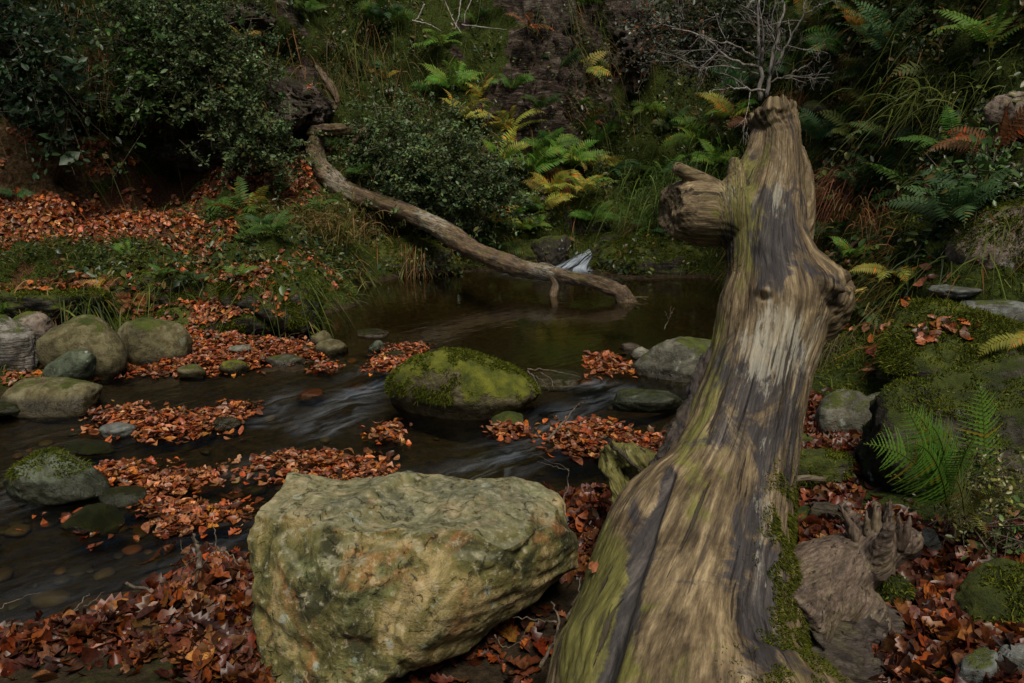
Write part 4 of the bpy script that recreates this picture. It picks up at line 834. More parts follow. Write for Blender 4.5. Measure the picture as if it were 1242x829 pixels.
# leaves on the hillside (red carpet on the left terrace and paths)
def terr_leaves(label, poly, dens, size, seed, pal=PAL, kinds=('far',)):
    r = np.random.RandomState(seed); W2 = np.array([hit(*a)[0][:2] for a in poly]); lo, hi = W2.min(0), W2.max(0); n = int(dens*np.prod(hi-lo)); p = lo+r.rand(n,2)*(hi-lo)
    e = edist(p, W2)*np.where(inpoly(p, W2), 1, -1); k = e+.45*fbm(np.c_[p*1.6, np.full(n, seed)], 4, .6) > -.03+.15*r.rand(n); p = p[k]
    z, nn = ground_z(p[:,0], p[:,1]); k = (nn[:,2] > .12) & (z > .02); P = np.c_[p, z+.01+.03*r.rand(len(p))][k]; m = M(); leaves(m, P, nn[k], size, pal, kinds, r, .4)
    tag(build('leaf_carpet', m, M_DEAD, origin=P.mean(0), smooth=False), label, 'fallen leaves', kind='stuff')
terr_leaves('red orange beech leaf carpet spread over the upper left terrace', [(-60,296),(-60,222),(100,205),(150,192),(240,206),(325,225),(300,250),(240,264),(225,285),(120,296),(60,292)], 2600, .058, 31, PAL*1.25)
terr_leaves('leaf-covered path climbing behind the fallen log', [(330,240),(330,215),(350,200),(385,200),(388,240),(355,252)], 2400, .055, 32, PAL*1.15)
terr_leaves('patch of red leaves in the grass of the left bank', [(218,312),(225,282),(255,276),(285,285),(270,310)], 2000, .052, 33, PAL*1.15)
terr_leaves('scattered red leaves on the left rock ledges', [(-50,385),(-50,345),(60,330),(220,345),(330,312),(420,330),(425,365),(330,362),(190,392),(140,380),(60,375)], 420, .048, 34)
terr_leaves('scattered dead leaves on the right hillside', [(985,350),(1040,330),(1110,320),(1150,330),(1130,365),(1000,440)], 260, .06, 35)
# ------------------------------------------------------------------ grass
def blades(m, P, N_, L, wd, C, r, droop=1., up=.6, seg=4, spread=.55):
    n = len(P); t = np.linspace(0, 1, seg+1)[None,:,None]; d = nrm(N_*(1-up)+np.array([0,0,up])+r.normal(size=(n,3))*spread); L = L*np.exp(r.normal(size=n)*.3)
    g = np.array([0,0,-1.]); out = N_*.5; path = P[:,None]+d[:,None]*t*L[:,None,None]+(g+out*.6)[:,None]*t**2*(L*droop*(.5+.7*r.rand(n)))[:,None,None]
    side = nrm(np.cross(d, nrm(r.normal(size=(n,3)))))[:,None]*(wd*(1-t**1.6*.92))*.5*np.exp(r.normal(size=(n,1,1))*.2)
    V = np.stack([path-side, path+side], 2).reshape(n, -1, 3); k = 2*(seg+1); i = np.arange(seg)*2; f = np.stack([i, i+1, i+3, i+2], 1)
    F = (f[None]+(np.arange(n)*k)[:,None,None]).reshape(-1, 4); m.add(V.reshape(-1, 3), F, np.repeat(C, k, 0))
GREEN = np.array([(.035,.06,.008),(.06,.09,.012),(.09,.12,.018),(.13,.15,.03),(.03,.05,.015)])
TAN = np.array([(.16,.1,.035),(.2,.09,.03),(.26,.17,.07),(.12,.06,.02)])
def pick(r, pal, n, s=.25): return np.clip(pal[r.randint(len(pal), size=n)]*np.exp(r.normal(size=(n,1))*s), 0, .7)
def sampleface(V, F, n, r, wfun=None):
    f = F; a, b, c = V[f[:,0]], V[f[:,1]], V[f[:,2]]; nn = np.cross(b-a, c-a); A = np.linalg.norm(nn, axis=1); ce = (a+b+c)/3; nn = nn/np.maximum(A, 1e-12)[:,None]
    wgt = A*(wfun(ce, nn) if wfun else 1); wgt = np.maximum(wgt, 0); i = r.choice(len(f), n, p=wgt/wgt.sum()); u, v = r.rand(n,1), r.rand(n,1); s = (u+v > 1); u = np.where(s, 1-u, u); v = np.where(s, 1-v, v)
    return a[i]+u*(b-a)[i]+v*(c-a)[i], nn[i]
TT = np.concatenate([TF[:,[0,1,2]], TF[:,[0,2,3]]]+[f for f in _f[1:] if f.shape[1] == 3])
def terr(n, r, fn):                       # points on the hillside, weighted by fn(points, normals, px, py)
    def wf(ce, nn):
        x, y = proj(ce); d = np.linalg.norm(ce-np.array([0,0,CH]), axis=1); vis = (x > -250)*(x < 1500)*(y > -260)*(y < 900); return fn(ce, nn, x, y)*vis*(ce[:,2] > .03)/np.clip(d/6, .6, 3)**1.2
    return sampleface(P2, TT, n, r, wf)
def clump(P, s, seed): return sstep(-.05, .3, fbm(P*s+seed, 3, .6))
def box(x, y, x0, y0, x1, y1, s=25): return sstep(x0-s, x0+s, x)*(1-sstep(x1-s, x1+s, x))*sstep(y0-s, y0+s, y)*(1-sstep(y1-s, y1+s, y))
r = np.random.RandomState(50)
notleaf = lambda x, y: 1-np.clip(box(x,y,-60,205,235,292)+box(x,y,200,205,330,245)*.8+box(x,y,325,200,385,250)+box(x,y,-60,125,125,225)*.8+box(x,y,608,-60,690,165)*.85+box(x,y,725,-60,790,100)*.3+box(x,y,195,356,360,402,8), 0, 1)
m = M(); Pp, Nn = terr(26000, r, lambda c,n,x,y: notleaf(x,y)*(c[:,1] > 4.6)*(.1+clump(c, 1.1, 4)))
C = pick(r, GREEN, len(Pp)); tn = fbm(Pp*1.3+9, 3) > .12; C[tn] = pick(r, TAN, tn.sum()); blades(m, Pp, Nn, .16, .009, C, r, 1.1)
tag(build('grass', m, M_GRASS, smooth=False), 'short mixed green and tan grass growing over the hillsides', 'grass', kind='stuff')
m = M(); Pp, Nn = terr(20000, r, lambda c,n,x,y: notleaf(x,y)*(c[:,1] > 4.6)*(n[:,2] < .75)*(.02+clump(c, 1.7, 14)**2)*(1-.6*(x > 930))*(1-.75*(x > 520)*(x < 930)*(y > 90)))
C = pick(r, GREEN*.9, len(Pp)); tn = (fbm(Pp*1.1+29, 3)+.15*box(*proj(Pp),960,180,1120,330)) > .1; C[tn] = pick(r, TAN, tn.sum()); blades(m, Pp, Nn, .26, .010, C, r, 2.1, .3)
tag(build('hanging_grass', m, M_GRASS, smooth=False), 'long drooping green and dead grass hanging down the steep banks', 'grass', kind='stuff')
def tuft(label, px, py, n, L, pal, rad=.12, droop=1.3, wd=.008, name='grass_tuft', up=.5, Y=None, group=None, dy=.4):
    p, nn = hit(px, py)
    if Y is not None: p = W(px, py, Y); nn = np.array([0,-.7,.7])
    rr = np.random.RandomState(int(px*7+py)); n = int(n); m = M(); Q = p+rr.normal(size=(n,3))*rad*np.array([1,.5,dy]); NN = np.repeat(nn[None], n, 0); blades(m, Q, NN, L, wd, pick(rr, np.array(pal), n), rr, droop, up, 5)
    return tag(build(name, m, M_GRASS, origin=p, smooth=False), label, 'grass', group, 'stuff' if Y is not None else None)
tuft('tall lush green grass tuft spilling down the right slope below the top ferns', 1165, 120, 520, .34, GREEN[1:4], .26, 1.3, .010)
tuft('rusty hanging grass tuft under the moss lump at upper left', 116, 72, 220, .2, [(.2,.08,.035),(.24,.11,.05),(.12,.05,.025),(.1,.1,.03)], .14, 2.6, Y=9.4)
tuft('second rusty hanging grass tuft, left of the larger one', 72, 84, 120, .17, [(.16,.07,.035),(.2,.1,.05)], .08, 2.6, Y=9.4)
tuft('pale brown drooping grass tuft below the left overhang shrub', 305, 180, 200, .22, [(.28,.14,.06),(.22,.1,.04)], .07, 1.8)
tuft('red brown dead grass hanging on the far bank right of the ferns', 672, 212, 160, .42, [(.2,.05,.02),(.16,.05,.025)], .07, 2.4)
tuft('reddish hanging grass on the bright mossy boulder right of the waterfall', 790, 272, 240, .3, [(.24,.1,.04),(.2,.12,.05)], .1, 2.2)
tuft('dead brown grass hanging behind the trunk on the right slope', 1030, 222, 380, .3, [(.16,.06,.03),(.2,.08,.04),(.12,.05,.02)], .22, 2.2)
tuft('rusty dead grass curtain low on the right slope', 1085, 262, 300, .26, [(.16,.06,.03),(.14,.06,.02),(.1,.07,.02)], .22, 2.2)
tuft('tawny grass tuft hanging just right of the trunk top', 968, 118, 260, .4, [(.26,.12,.05),(.2,.12,.04)], .1, 2.2)
tuft('tawny soft grass mound on the left bank above the pool', 385, 275, 1300, .22, [(.16,.13,.04),(.1,.11,.02),(.2,.12,.05)], .3, 1.1, .009)
tuft('green and tan grass mound behind the left ledges', 250, 268, 900, .16, [(.08,.1,.02),(.12,.12,.03),(.14,.09,.03)], .4, 1.1, .009, dy=.2)
tuft('dark green grass clump at the far left above the ledges', 50, 306, 700, .15, [(.05,.07,.012),(.08,.09,.02)], .4, 1.1, .009, dy=.2)
tuft('bright green grass draping the mound right of the waterfall', 835, 225, 1300, .22, [(.07,.12,.02),(.1,.15,.025),(.05,.08,.015)], .45, 1.5, .011)
tuft('shaggy green grass on the mound directly behind the trunk arm', 790, 262, 600, .2, [(.06,.1,.015),(.09,.13,.02)], .28, 1.6, .01)
tuft('pale grass tuft on the bank left of the main rock face', 395, 95, 400, .22, [(.14,.14,.05),(.1,.13,.03),(.18,.12,.05)], .2, 2.)
tuft('long drooping grass under the teal fern at the top', 440, 75, 700, .3, [(.06,.09,.015),(.1,.11,.02),(.14,.1,.04)], .35, 2.)
tuft('golden dry grass on the ledge right of the trunk', 1085, 350, 300, .12, [(.26,.2,.05),(.2,.17,.04),(.12,.14,.03)], .16, 1.6)
tuft('dark drooping grass hanging below the teal-green fern by the trunk', 1010, 425, 500, .24, [(.06,.06,.02),(.1,.08,.03)], .12, 2.4, .005)
# ------------------------------------------------------------------ moss tufts on mossy stones
for k, (V, F, dn) in enumerate(MOSSY):
    x, y = proj(V); dist = np.linalg.norm(V.mean(0)-np.array([0,0,CH])); r = np.random.RandomState(k+300)
    n = int(min(26000, 7000*dn*np.ptp(V[:,0])*np.ptp(V[:,2])*8)); P_, N_ = sampleface(V, F, n, r, lambda c, nn: sstep(.1,.9,nn[:,2]*.9+2.2*fbm(c*4+k, 4, .6)+.05)*(c[:,2] > .05))
    m = M(); C = pick(r, np.array([(.05,.07,.008),(.1,.12,.014),(.15,.16,.02),(.03,.04,.006)]), n, .2); blades(m, P_, N_, .013+.004*dist/4, .0035+.0008*dist/4, C, r, .4, .1, 2, .6)
    tag(build('moss', m, M_MOSSF, smooth=False), 'short fuzzy moss covering the stone', 'moss', kind='stuff'); MOSSY[k] = (bpy.data.objects[-1] if False else None, V.mean(0))
r = np.random.RandomState(9); m = M()
P_, N_ = sampleface(TRV, np.concatenate([f[:,[0,1,2]] for f in TRF]), 42000, r, lambda c, nn: (lambda x, y: (np.exp(-(((x-(962-(829-y)*.06))/(10+(y-560)*.13))**2))*sstep(540,640,y)*(fbm(c*np.array([9,9,4])+3, 3) > -.12))*(nn[:,1] < .4))(*proj(c)))
C = pick(r, np.array([(.06,.08,.01),(.11,.13,.015),(.16,.17,.02),(.03,.04,.006)]), len(P_), .2); blades(m, P_, N_, .010, .0028, C*.72, r, .8, .1, 2, .75)
build('moss', m, M_MOSSF, root_e, smooth=False)
# ------------------------------------------------------------------ ferns
def frond(m, base, az, el, L, r, col, npin=18, wid=.19, arch=1.15, detail=0, droop=0., ref=(0,0,1.)):
    n = 16; t = np.linspace(0, 1, n); e = el-arch*r.uniform(.6,1.7)*t**1.4; dx = np.cos(e); dz = np.sin(e); s = L/(n-1)
    X = np.r_[0, np.cumsum(dx[:-1])*s]; Z = np.r_[0, np.cumsum(dz[:-1])*s]; tw = r.normal()*.25
    A = az+tw*t; ca, sa = np.cos(az), np.sin(az); R = np.c_[X*ca-(.15*tw*X)*sa, X*sa+(.15*tw*X)*ca, Z]+base
    V, F = tube(R, np.linspace(.0035, .0012, n)*(L/.5)**.5, 4, False); m.add(V, F, np.array(col)*np.array([1.1,.8,.7]))
    T = nrm(np.gradient(R, axis=0)); side = nrm(np.cross(T, ref)); upv = np.cross(side, T)
    tt = np.linspace(.14, .985, npin); prof = np.sin(PI*np.clip(tt, 0, 1)**.8)**.7*(1-.25*tt)*.95+.05; prof *= np.where(tt > .75, (1-tt)/.25*.85+.12, 1)
    for sg in (-1, 1):
        ti = tt+.01*sg; f = ti*(n-1); i = np.clip(f.astype(int), 0, n-2); g = (f-i)[:,None]
        B = R[i]*(1-g)+R[i+1]*g; Tt = T[i]; Sd = side[i]*sg; Up = upv[i]
        d = nrm(Sd+Tt*(.28+.25*tt[:,None])+Up*(-.12-droop+.1*r.normal(size=(npin,1)))); pl = L*wid*prof*np.exp(r.normal(size=npin)*.07); pw = L*.62/npin*np.minimum(1, prof+.35)
        q = nrm(np.cross(d, Up)); K = 4 if detail == 0 else 11; s_ = np.linspace(0, 1, K); hw = np.array([.55,1.,.7,.0]) if detail == 0 else np.r_[[.5], np.where(np.arange(K-2) % 2 == 0, 1., .38)*(1-np.linspace(0,.75,K-2)), [0]]
        mid = B[:,None]+d[:,None]*(s_[None,:,None]*pl[:,None,None])-Up[:,None]*(s_[None,:,None]**2*pl[:,None,None]*.18)
        off = q[:,None]*(hw[None,:,None]*pw[:,None,None]*.62); lift = Up[:,None]*(hw[None,:,None]*pw[:,None,None]*.12)
        sh_ = d[:,None]*(hw[None,:,None]*pw[:,None,None]*.35) if detail else 0
        V = np.stack([mid, mid+off+lift+sh_, mid-off+lift+sh_], 2).reshape(-1, 3); a = (np.arange(npin)*3*K)[:,None]+(np.arange(K-1)*3)[None]; a = a.ravel()
        m.add(V, [np.stack([a, a+3, a+4, a+1], 1), np.stack([a+3, a, a+2, a+5], 1)], np.repeat(np.array(col)*np.exp(r.normal(size=(npin,1))*.1)*(1-.0*tt[:,None])*np.where(r.rand(npin,1) < .06, [[2.2,.9,.6]], 1.), 3*K, 0))
FC = {'green': (.05,.115,.018), 'bright': (.085,.17,.022), 'yellow': (.23,.24,.04), 'gold': (.34,.22,.04), 'teal': (.045,.1,.034), 'pale': (.085,.165,.055), 'brown': (.17,.075,.03), 'dark': (.025,.055,.012), 'olive': (.11,.12,.03)}
FSTORE = []
def fern(label, px, py, size, nf=8, col='green', fan=None, detail=0, group=None, Y=None, el=(.5,1.25), npin=18, wid=.19, sep=True, lift=0., arch=1.15, mixc=None):
    p, nn = hit(px, py)
    if Y is not None: p = W(px, py, Y); nn = np.array([0,-.8,.6])
    if p is None: return
    size *= 1.02 if px > 945 else 1.15 if 480 < px < 930 else .95; nf = int(nf*1.3); p = p+nn*.05+np.array([0,0,lift+.03]); r = np.random.RandomState(int(px*13+py*7)); e = empty('fern', p) if sep else None
    if e: tag(e, label, 'fern', group)
    out = math.atan2(nn[1], nn[0]); mm = M()
    for k in range(nf):
        if fan: a = math.radians(fan[0]+(fan[1]-fan[0])*(k+.5)/nf)+r.normal()*.12
        else:
            a = out+(k/nf-.5)*2*PI*.86+r.normal()*.2
        m = M() if e else mm; c = FC[mixc if (mixc and r.rand() < .3) else col]
        frond(m, p, a, r.uniform(*el), size*r.uniform(.75,1.12), r, np.array(c)*(1.35 if 480 < px < 930 else 1.1)*np.exp(r.normal(size=3)*.1), npin, wid, arch, detail, ref=nrm(nn*.9+np.array([0,-.1,.55])))
        if e: build('frond', m, M_FERN, e, smooth=False)
    if not e: tag(build('fern', mm, M_FERN, origin=p, smooth=False), label, 'fern', group)
F_ = [ # label, px, py, size, nfronds, colour, kwargs
('lush light green fern at the top of the right slope, left of the tall one', 1030,72,.62,9,'green',dict(mixc='pale')),
('tall upright pale green fern at the top of the right slope', 1078,72,.62,8,'pale',dict(el=(.9,1.4))),
('golden dying fern between the two top ferns of the right slope', 1052,50,.42,6,'gold',dict(el=(.9,1.4))),
('broad green fern near the upper right corner', 1205,66,.5,9,'bright',{}),
('dark teal fern with arching fronds right of the trunk top', 1000,180,.5,7,'teal',{}),
('fern with one shiny bluish frond at mid right slope', 1085,172,.48,6,'pale',dict(el=(.2,.7))),
('green fern low under the tall grass on the right slope', 1155,196,.45,8,'green',{}),
('small dark fern beneath the dead grass on the right slope', 1045,245,.36,6,'teal',{}),
('feathery teal fern left of the moss-capped boulder', 1160,282,.52,10,'teal',dict(el=(.6,1.3))),
('rusty brown fern at the right edge below the overhanging rock', 1215,190,.5,8,'brown',{}),
('bright upright fern on the ledge right of the trunk burl', 1035,325,.3,7,'bright',dict(el=(.7,1.4))),
('flat yellowish fern spreading across the right ledge', 1085,338,.34,7,'yellow',dict(el=(.1,.5))),
('bright teal-green fern beside the trunk below the burl', 1045,388,.32,7,'pale',dict(el=(.1,.6))),
('small olive fern touching the trunk above the burl', 985,322,.24,5,'olive',{}),
('yellow fern at the right edge on the cushion-like mossy boulder', 1250,425,.3,6,'yellow',dict(Y=4.0,el=(.0,.5))),
('green fern cluster in the valley just left of the trunk top', 850,180,.6,10,'bright',{}),
('pale teal fern at the left flank of the right mound', 815,160,.55,8,'teal',{}),
('dark fern behind the trunk arm spike', 838,210,.4,6,'teal',dict(el=(.1,.7))),
('yellow-green fern near the trunk top on the left', 890,150,.5,8,'yellow',dict(mixc='bright')),
('pale yellow fern high above the central shrub', 560,150,.45,7,'yellow',{}),
('bright green fern tumbling down right of the central shrub', 605,200,.55,9,'bright',dict(mixc='yellow')),
('long-fronded green fern above the bright sprawling one', 665,185,.5,8,'green',dict(mixc='bright')),
('yellow-green fern over the left side of the waterfall notch', 705,240,.5,9,'yellow',dict(mixc='bright')),
('bright fern on the lower bank between shrub and waterfall', 635,285,.42,9,'bright',{}),
('gold-tipped fern low on the bank above the pool', 600,275,.38,7,'yellow',dict(mixc='gold')),
('green fern hanging above the waterfall lip', 720,270,.38,8,'green',{}),
('bright green fern on top of the right mound', 800,215,.5,9,'bright',{}),
('green fern on the flank of the right mound facing the pool', 770,250,.45,9,'green',dict(mixc='bright')),
('fresh green fern behind the trunk arm', 868,205,.4,8,'bright',{}),
('large yellow-green fern in the middle of the far wall', 622,165,.55,9,'yellow',{}),
('bright green rosette fern above the middle of the far wall', 548,112,.55,10,'bright',{}),
('dark rosette fern at the foot of the main rock face', 655,140,.42,9,'dark',{}),
('small green fern hugging the left edge of the main rock face', 618,112,.38,7,'green',{}),
('upright fern right of the rock face foot', 722,178,.45,6,'green',dict(el=(.9,1.4))),
('teal broad fern above the waterfall notch', 742,212,.5,7,'teal',dict(el=(.2,.8))),
('light green fern sprawling below the rock face', 690,205,.55,9,'bright',{}),
('bright fern overlapping the right end of the central shrub', 640,215,.6,10,'bright',{}),
('yellowing fern above the fallen log near the shrub', 668,238,.45,7,'yellow',{}),
('green fern on the bank above the middle of the log', 655,262,.45,8,'green',dict(mixc='yellow')),
('dark fern dangling above the right part of the log', 618,268,.42,7,'green',{}),
('big green fern at the top left of centre', 465,35,.65,10,'green',{}),
('teal fern on the wall below the big top fern', 440,88,.5,8,'teal',dict(el=(.1,.8))),
('pale dying frond fern left of the rosette', 470,98,.35,4,'gold',{}),
('yellow fern between the rosette and the rock face', 585,122,.42,7,'yellow',dict(mixc='brown')),
('green fern tuft at the top edge above the left shrub', 370,20,.5,8,'green',{}),
('orange small fern beside the left shrub', 295,55,.35,5,'gold',{}),
('olive fern on the slope right of the left shrub', 325,115,.4,7,'bright',{}),
('green fern on the mossy bank at the pool corner', 330,290,.34,9,'green',{}),
('second green fern left of the bank corner one', 300,295,.3,7,'green',{}),
('teal fern standing on the left bank grass', 318,285,.3,5,'teal',dict(el=(.9,1.4))),
('small upright yellow-green fern on the left rock step', 158,322,.26,5,'bright',dict(el=(1.,1.4))),
('dark green fern low beside the rusty bracken', 112,378,.24,7,'green',{}),
('small fern on the face of the mossy rock step', 200,345,.2,6,'green',{}),
('another small fern under the mossy rock step', 238,345,.18,6,'dark',{}),
('small fern on the pool corner rock', 296,340,.2,6,'bright',{}),
('bright yellow-green fern at the left edge above the layered boulder', 8,385,.24,6,'bright',{}),
('rusty bracken clump spilling over the left ledge', 130,350,.3,11,'brown',dict(mixc='gold',el=(-.2,.8))),
('second rusty bracken right of the first', 165,362,.26,8,'brown',dict(el=(-.2,.8))),
('small rusty bracken near the boulders', 160,378,.2,6,'brown',dict(el=(-.1,.7))),
('broad leafy fern at the upper left edge', 20,240,.28,5,'teal',dict(el=(.1,.6))),
('fern at the foot of the left overhang', 262,258,.26,6,'green',{}),
('fern beside the log root', 402,185,.34,8,'dark',{}),
('fern over the start of the fallen log', 440,215,.3,7,'green',{}),
('fern below the bare shrub', 905,112,.5,8,'teal',{}),
('fern right of the bare shrub stems', 965,95,.5,8,'green',dict(mixc='teal')),
('olive fern at the top edge right of the bare shrub', 990,45,.5,8,'olive',{}),
]
for lb, x, y, sz, nf, c, kw in F_: fern(lb, x, y, sz, nf, c, **kw)
# close fern on the huge dark boulder (lacy fronds)
def nearfern(label, base, tips, col):
    p = W(*base); e = empty('fern', p); tag(e, label, 'fern'); r = np.random.RandomState(4)
    for tx, ty, tY, ar in tips:
        q = W(tx, ty, tY); d = q-p; L = np.linalg.norm(d)*1.06; az = math.atan2(d[1], d[0]); el = math.asin(d[2]/np.linalg.norm(d))+ar*.42; m = M()
        frond(m, p, az, el, L, r, np.array(FC[col])*np.exp(r.normal(size=3)*.06), 26, .25, ar, 1, ref=nrm(np.array([.1,-1.,.45]))); build('frond', m, M_FERN, e, smooth=False)
nearfern('lacy green fern with long fronds growing beside the huge dark boulder', (1150,618,2.45), [(1060,524,2.35,.5),(1090,500,2.4,.4),(1122,500,2.35,.4),(1090,565,2.15,.9),(1175,560,2.2,1.),(1135,520,2.25,.6)], 'bright')
nearfern('single tall upright lacy frond standing against the huge dark boulder', (1190,610,2.6), [(1192,464,2.62,.15)], 'bright')
nearfern('small yellowing fern low beside the lacy fern', (1170,630,2.4), [(1215,590,2.3,.7),(1160,600,2.2,.8),(1200,640,2.2,.9)], 'olive')
# smaller ferns filling the slopes
r = np.random.RandomState(77)
Pp, Nn = terr(225, r, lambda c,n,x,y: notleaf(x,y)*(c[:,1] > 6.3)*(x > 250)*(n[:,2] < .95)*(y < 310)*(1+2*(x > 960)+1.2*(x > 560)*(x < 800)*(y > 140)))
for k in range(len(Pp)):
    x, y = proj(Pp[k:k+1]); x = float(x[0]); y = float(y[0]); c = ['green','dark','teal','bright','green','yellow','olive','brown'][r.randint(8)]
    c = ['bright','yellow','bright','green'][r.randint(4)] if 540 < x < 800 and r.rand() < .6 else c
    zone = 'right' if x > 945 else ('far' if x > 480 else 'left')
    lb = {'right': 'small fern among the grass of the dark right slope', 'far': 'small fern among the undergrowth of the far ravine wall', 'left': 'small fern on the steep left wall near the log stub and snag'}[zone]
    mm = M(); rr = np.random.RandomState(k); out = math.atan2(Nn[k][1], Nn[k][0]); sz = rr.uniform(.28,.58)
    for q in range(7): frond(mm, Pp[k]+Nn[k]*.02, out+(q/7-.5)*4.6+rr.normal()*.2, rr.uniform(.2,1.1), sz*rr.uniform(.7,1.1), rr, np.array(FC[c])*np.exp(rr.normal(size=3)*.12), 13, .2, 1.2, ref=nrm(Nn[k]*.9+np.array([0,-.1,.5])))
    tag(build('fern', mm, M_FERN, origin=Pp[k], smooth=False), lb, 'fern', {'right': 'small ferns on the right slope', 'far': 'small ferns on the far wall', 'left': 'small ferns on the left wall'}[zone])
# ------------------------------------------------------------------ shrubs
LS = np.array([[-.5,0,0],[-.15,.24,.05],[.25,.2,.03],[.5,0,-.05],[.25,-.2,.03],[-.15,-.24,.05]]); LSF = [np.array([[0,3,2,1],[0,5,4,3]])]
def shrub(label, blobs, nl, size, pal, mat=None, name='shrub', base=None, cat='shrub', stems=14, seed=0, flat=.45, cl=60):
    r = np.random.RandomState(seed+61); ctrs = []; wts = []
    for (px, py, Y, rx, ry) in blobs: t = WD(px, py, Y)/FP; ctrs.append((W(px, py, Y), np.array([rx*t, min(rx, ry)*t*.7, ry*t]))); wts.append(rx*ry)
    wts = np.array(wts)/sum(wts); b = W(*base) if base else ctrs[0][0]+np.array([0,.5,-.3]); e = empty(name, b); tag(e, label, cat); m = M(); mb = M(); ncl = max(8, nl//cl)
    for k in range(ncl):
        c, s = ctrs[r.choice(len(ctrs), p=wts)]; d = nrm(r.normal(size=3)); d[1] = -abs(d[1])*1 if r.rand() < .75 else d[1]; q = c+d*s*(r.rand()**.35)*(1+.36*r.normal())
        n = int(cl*r.uniform(.5,1.5)); ax = nrm(r.normal(size=3)+d*1.+np.array([0,0,-.1])); ln = size*r.uniform(3,14); t = r.rand(n)
        P = q+ax*(t*ln)[:,None]+r.normal(size=(n,3))*size*.9*np.array([1,1,flat+.3]); N_ = nrm(r.normal(size=(n,3))*.7+np.array([0,-.3,.9])); C = pick(r, np.array(pal), n, .25)*np.exp(r.normal()*.25)
        inst(m, LS, LSF, P, frames(N_, r.rand(n)*2*PI), size*np.exp(r.normal(size=n)*.4), np.clip(C, 0, .6))
        mb.add(*tube([q-ax*ln*.3, q+ax*ln*.4, q+ax*ln], np.array([.004,.003,.0015])*min(1, size/.035), 4, False))
        if k < stems: mid = (b+q)/2+r.normal(size=3)*.12; mb.add(*tube(spline([b, mid, q], 10), np.linspace(.018, .004, 10)*min(1, size/.035)*(1 if size > .03 else .35), 5))
    build('foliage', m, mat or M_LEAF, e, smooth=False); build('stems', mb, W_TWIG, e, attrs={'grain': mb.V()})
HOLLY = [(.045,.085,.027),(.06,.105,.035),(.09,.145,.055),(.03,.05,.015),(.12,.17,.09),(.085,.095,.025)]; GRN = [(.035,.085,.018),(.055,.11,.022),(.07,.13,.03),(.02,.045,.01)]
shrub('grey green small-leaved shrub spreading over the far bank above the log', [(470,165,10.3,45,45),(515,190,10.1,62,52),(560,225,10.0,60,45),(515,236,10.0,62,28),(590,235,10.0,40,35),(455,190,10.5,30,30)], 26000, .036, HOLLY, M_GLOSS, base=(470,230,10.6), seed=1, cl=45)
shrub('large glossy-leaved shrub hanging from the top left over the hollow', [(225,40,9.6,75,48),(270,70,9.5,58,48),(250,100,9.45,50,36),(295,125,9.4,40,30),(190,20,9.8,60,40),(330,175,9.4,34,20),(300,165,9.4,40,24),(345,185,9.5,28,16)], 24000, .038, HOLLY, M_GLOSS, base=(250,40,10.6), seed=2, cl=45)
shrub('leafy bramble at the left edge of the top left corner', [(30,50,9.0,46,50),(60,95,9.0,26,32),(15,105,9.,24,22),(70,130,9.,14,14)], 5000, .06, [(.025,.06,.025),(.04,.08,.035),(.02,.04,.015)], base=(20,40,9.8), seed=3, cl=24)
shrub('leafy bramble trailing below the glossy shrub', [(170,105,9.5,22,28),(175,60,9.5,30,34),(175,125,9.4,14,26)], 2200, .055, GRN, base=(150,40,10.2), seed=4, cl=24)
shrub('pale dry shrub with orange leaf flecks at the top centre right', [(830,40,12.2,55,45),(800,20,12.4,30,30),(860,75,12,40,25)], 7000, .045, [(.09,.11,.08),(.13,.15,.12),(.06,.08,.05),(.14,.17,.14),(.2,.07,.02)], base=(840,60,13), seed=5, cl=30)
shrub('dark thicket on the wall behind the bare shrub', [(880,30,12,60,45),(940,50,11,40,50)], 9000, .05, [(.025,.04,.015),(.04,.055,.02)], base=(900,50,12.8), seed=6, cl=30)
shrub('small leafy ivy patch on the right edge of the right slope', [(1200,225,5.2,40,26),(1170,250,5.3,40,20)], 2600, .035, GRN, base=(1200,230,5.5), seed=7, cl=20)
shrub('wiry undergrowth bush with tiny leaves between lacy fern and leaf carpet', [(1180,605,2.5,34,22),(1200,575,2.6,34,24),(1165,630,2.45,22,12)], 1500, .014, [(.09,.1,.02),(.12,.1,.03),(.05,.07,.012),(.14,.15,.03)], base=(1180,640,2.45), seed=8, cl=14)
shrub('low leafy plant at the lower right edge', [(1228,640,2.5,22,26)], 260, .02, [(.05,.1,.02),(.08,.13,.03)], base=(1235,660,2.5), seed=9, cl=12)
# broad undergrowth leaves over every slope
m = M(); r = np.random.RandomState(88); Pp, Nn = terr(90000, r, lambda c,n,x,y: notleaf(x,y)*(c[:,1] > 5)*(.08+clump(c, 1.4, 41)**1.5)*(y < 345))
C = pick(r, np.array([(.025,.05,.01),(.04,.07,.015),(.06,.085,.02),(.09,.1,.02),(.03,.06,.03),(.12,.08,.025)]), len(Pp), .3); Pp = Pp+Nn*(r.rand(len(Pp),1)**1.5*.2)
inst(m, LS, LSF, Pp, frames(nrm(Nn+r.normal(size=Pp.shape)*.6+[0,0,.6]), r.rand(len(Pp))*6.28), .042*np.exp(r.normal(size=len(Pp))*.35), C)
tag(build('undergrowth', m, M_LEAF, smooth=False), 'mixed small leafy undergrowth, ivy and moss shoots clothing the ravine walls', 'undergrowth', kind='stuff')
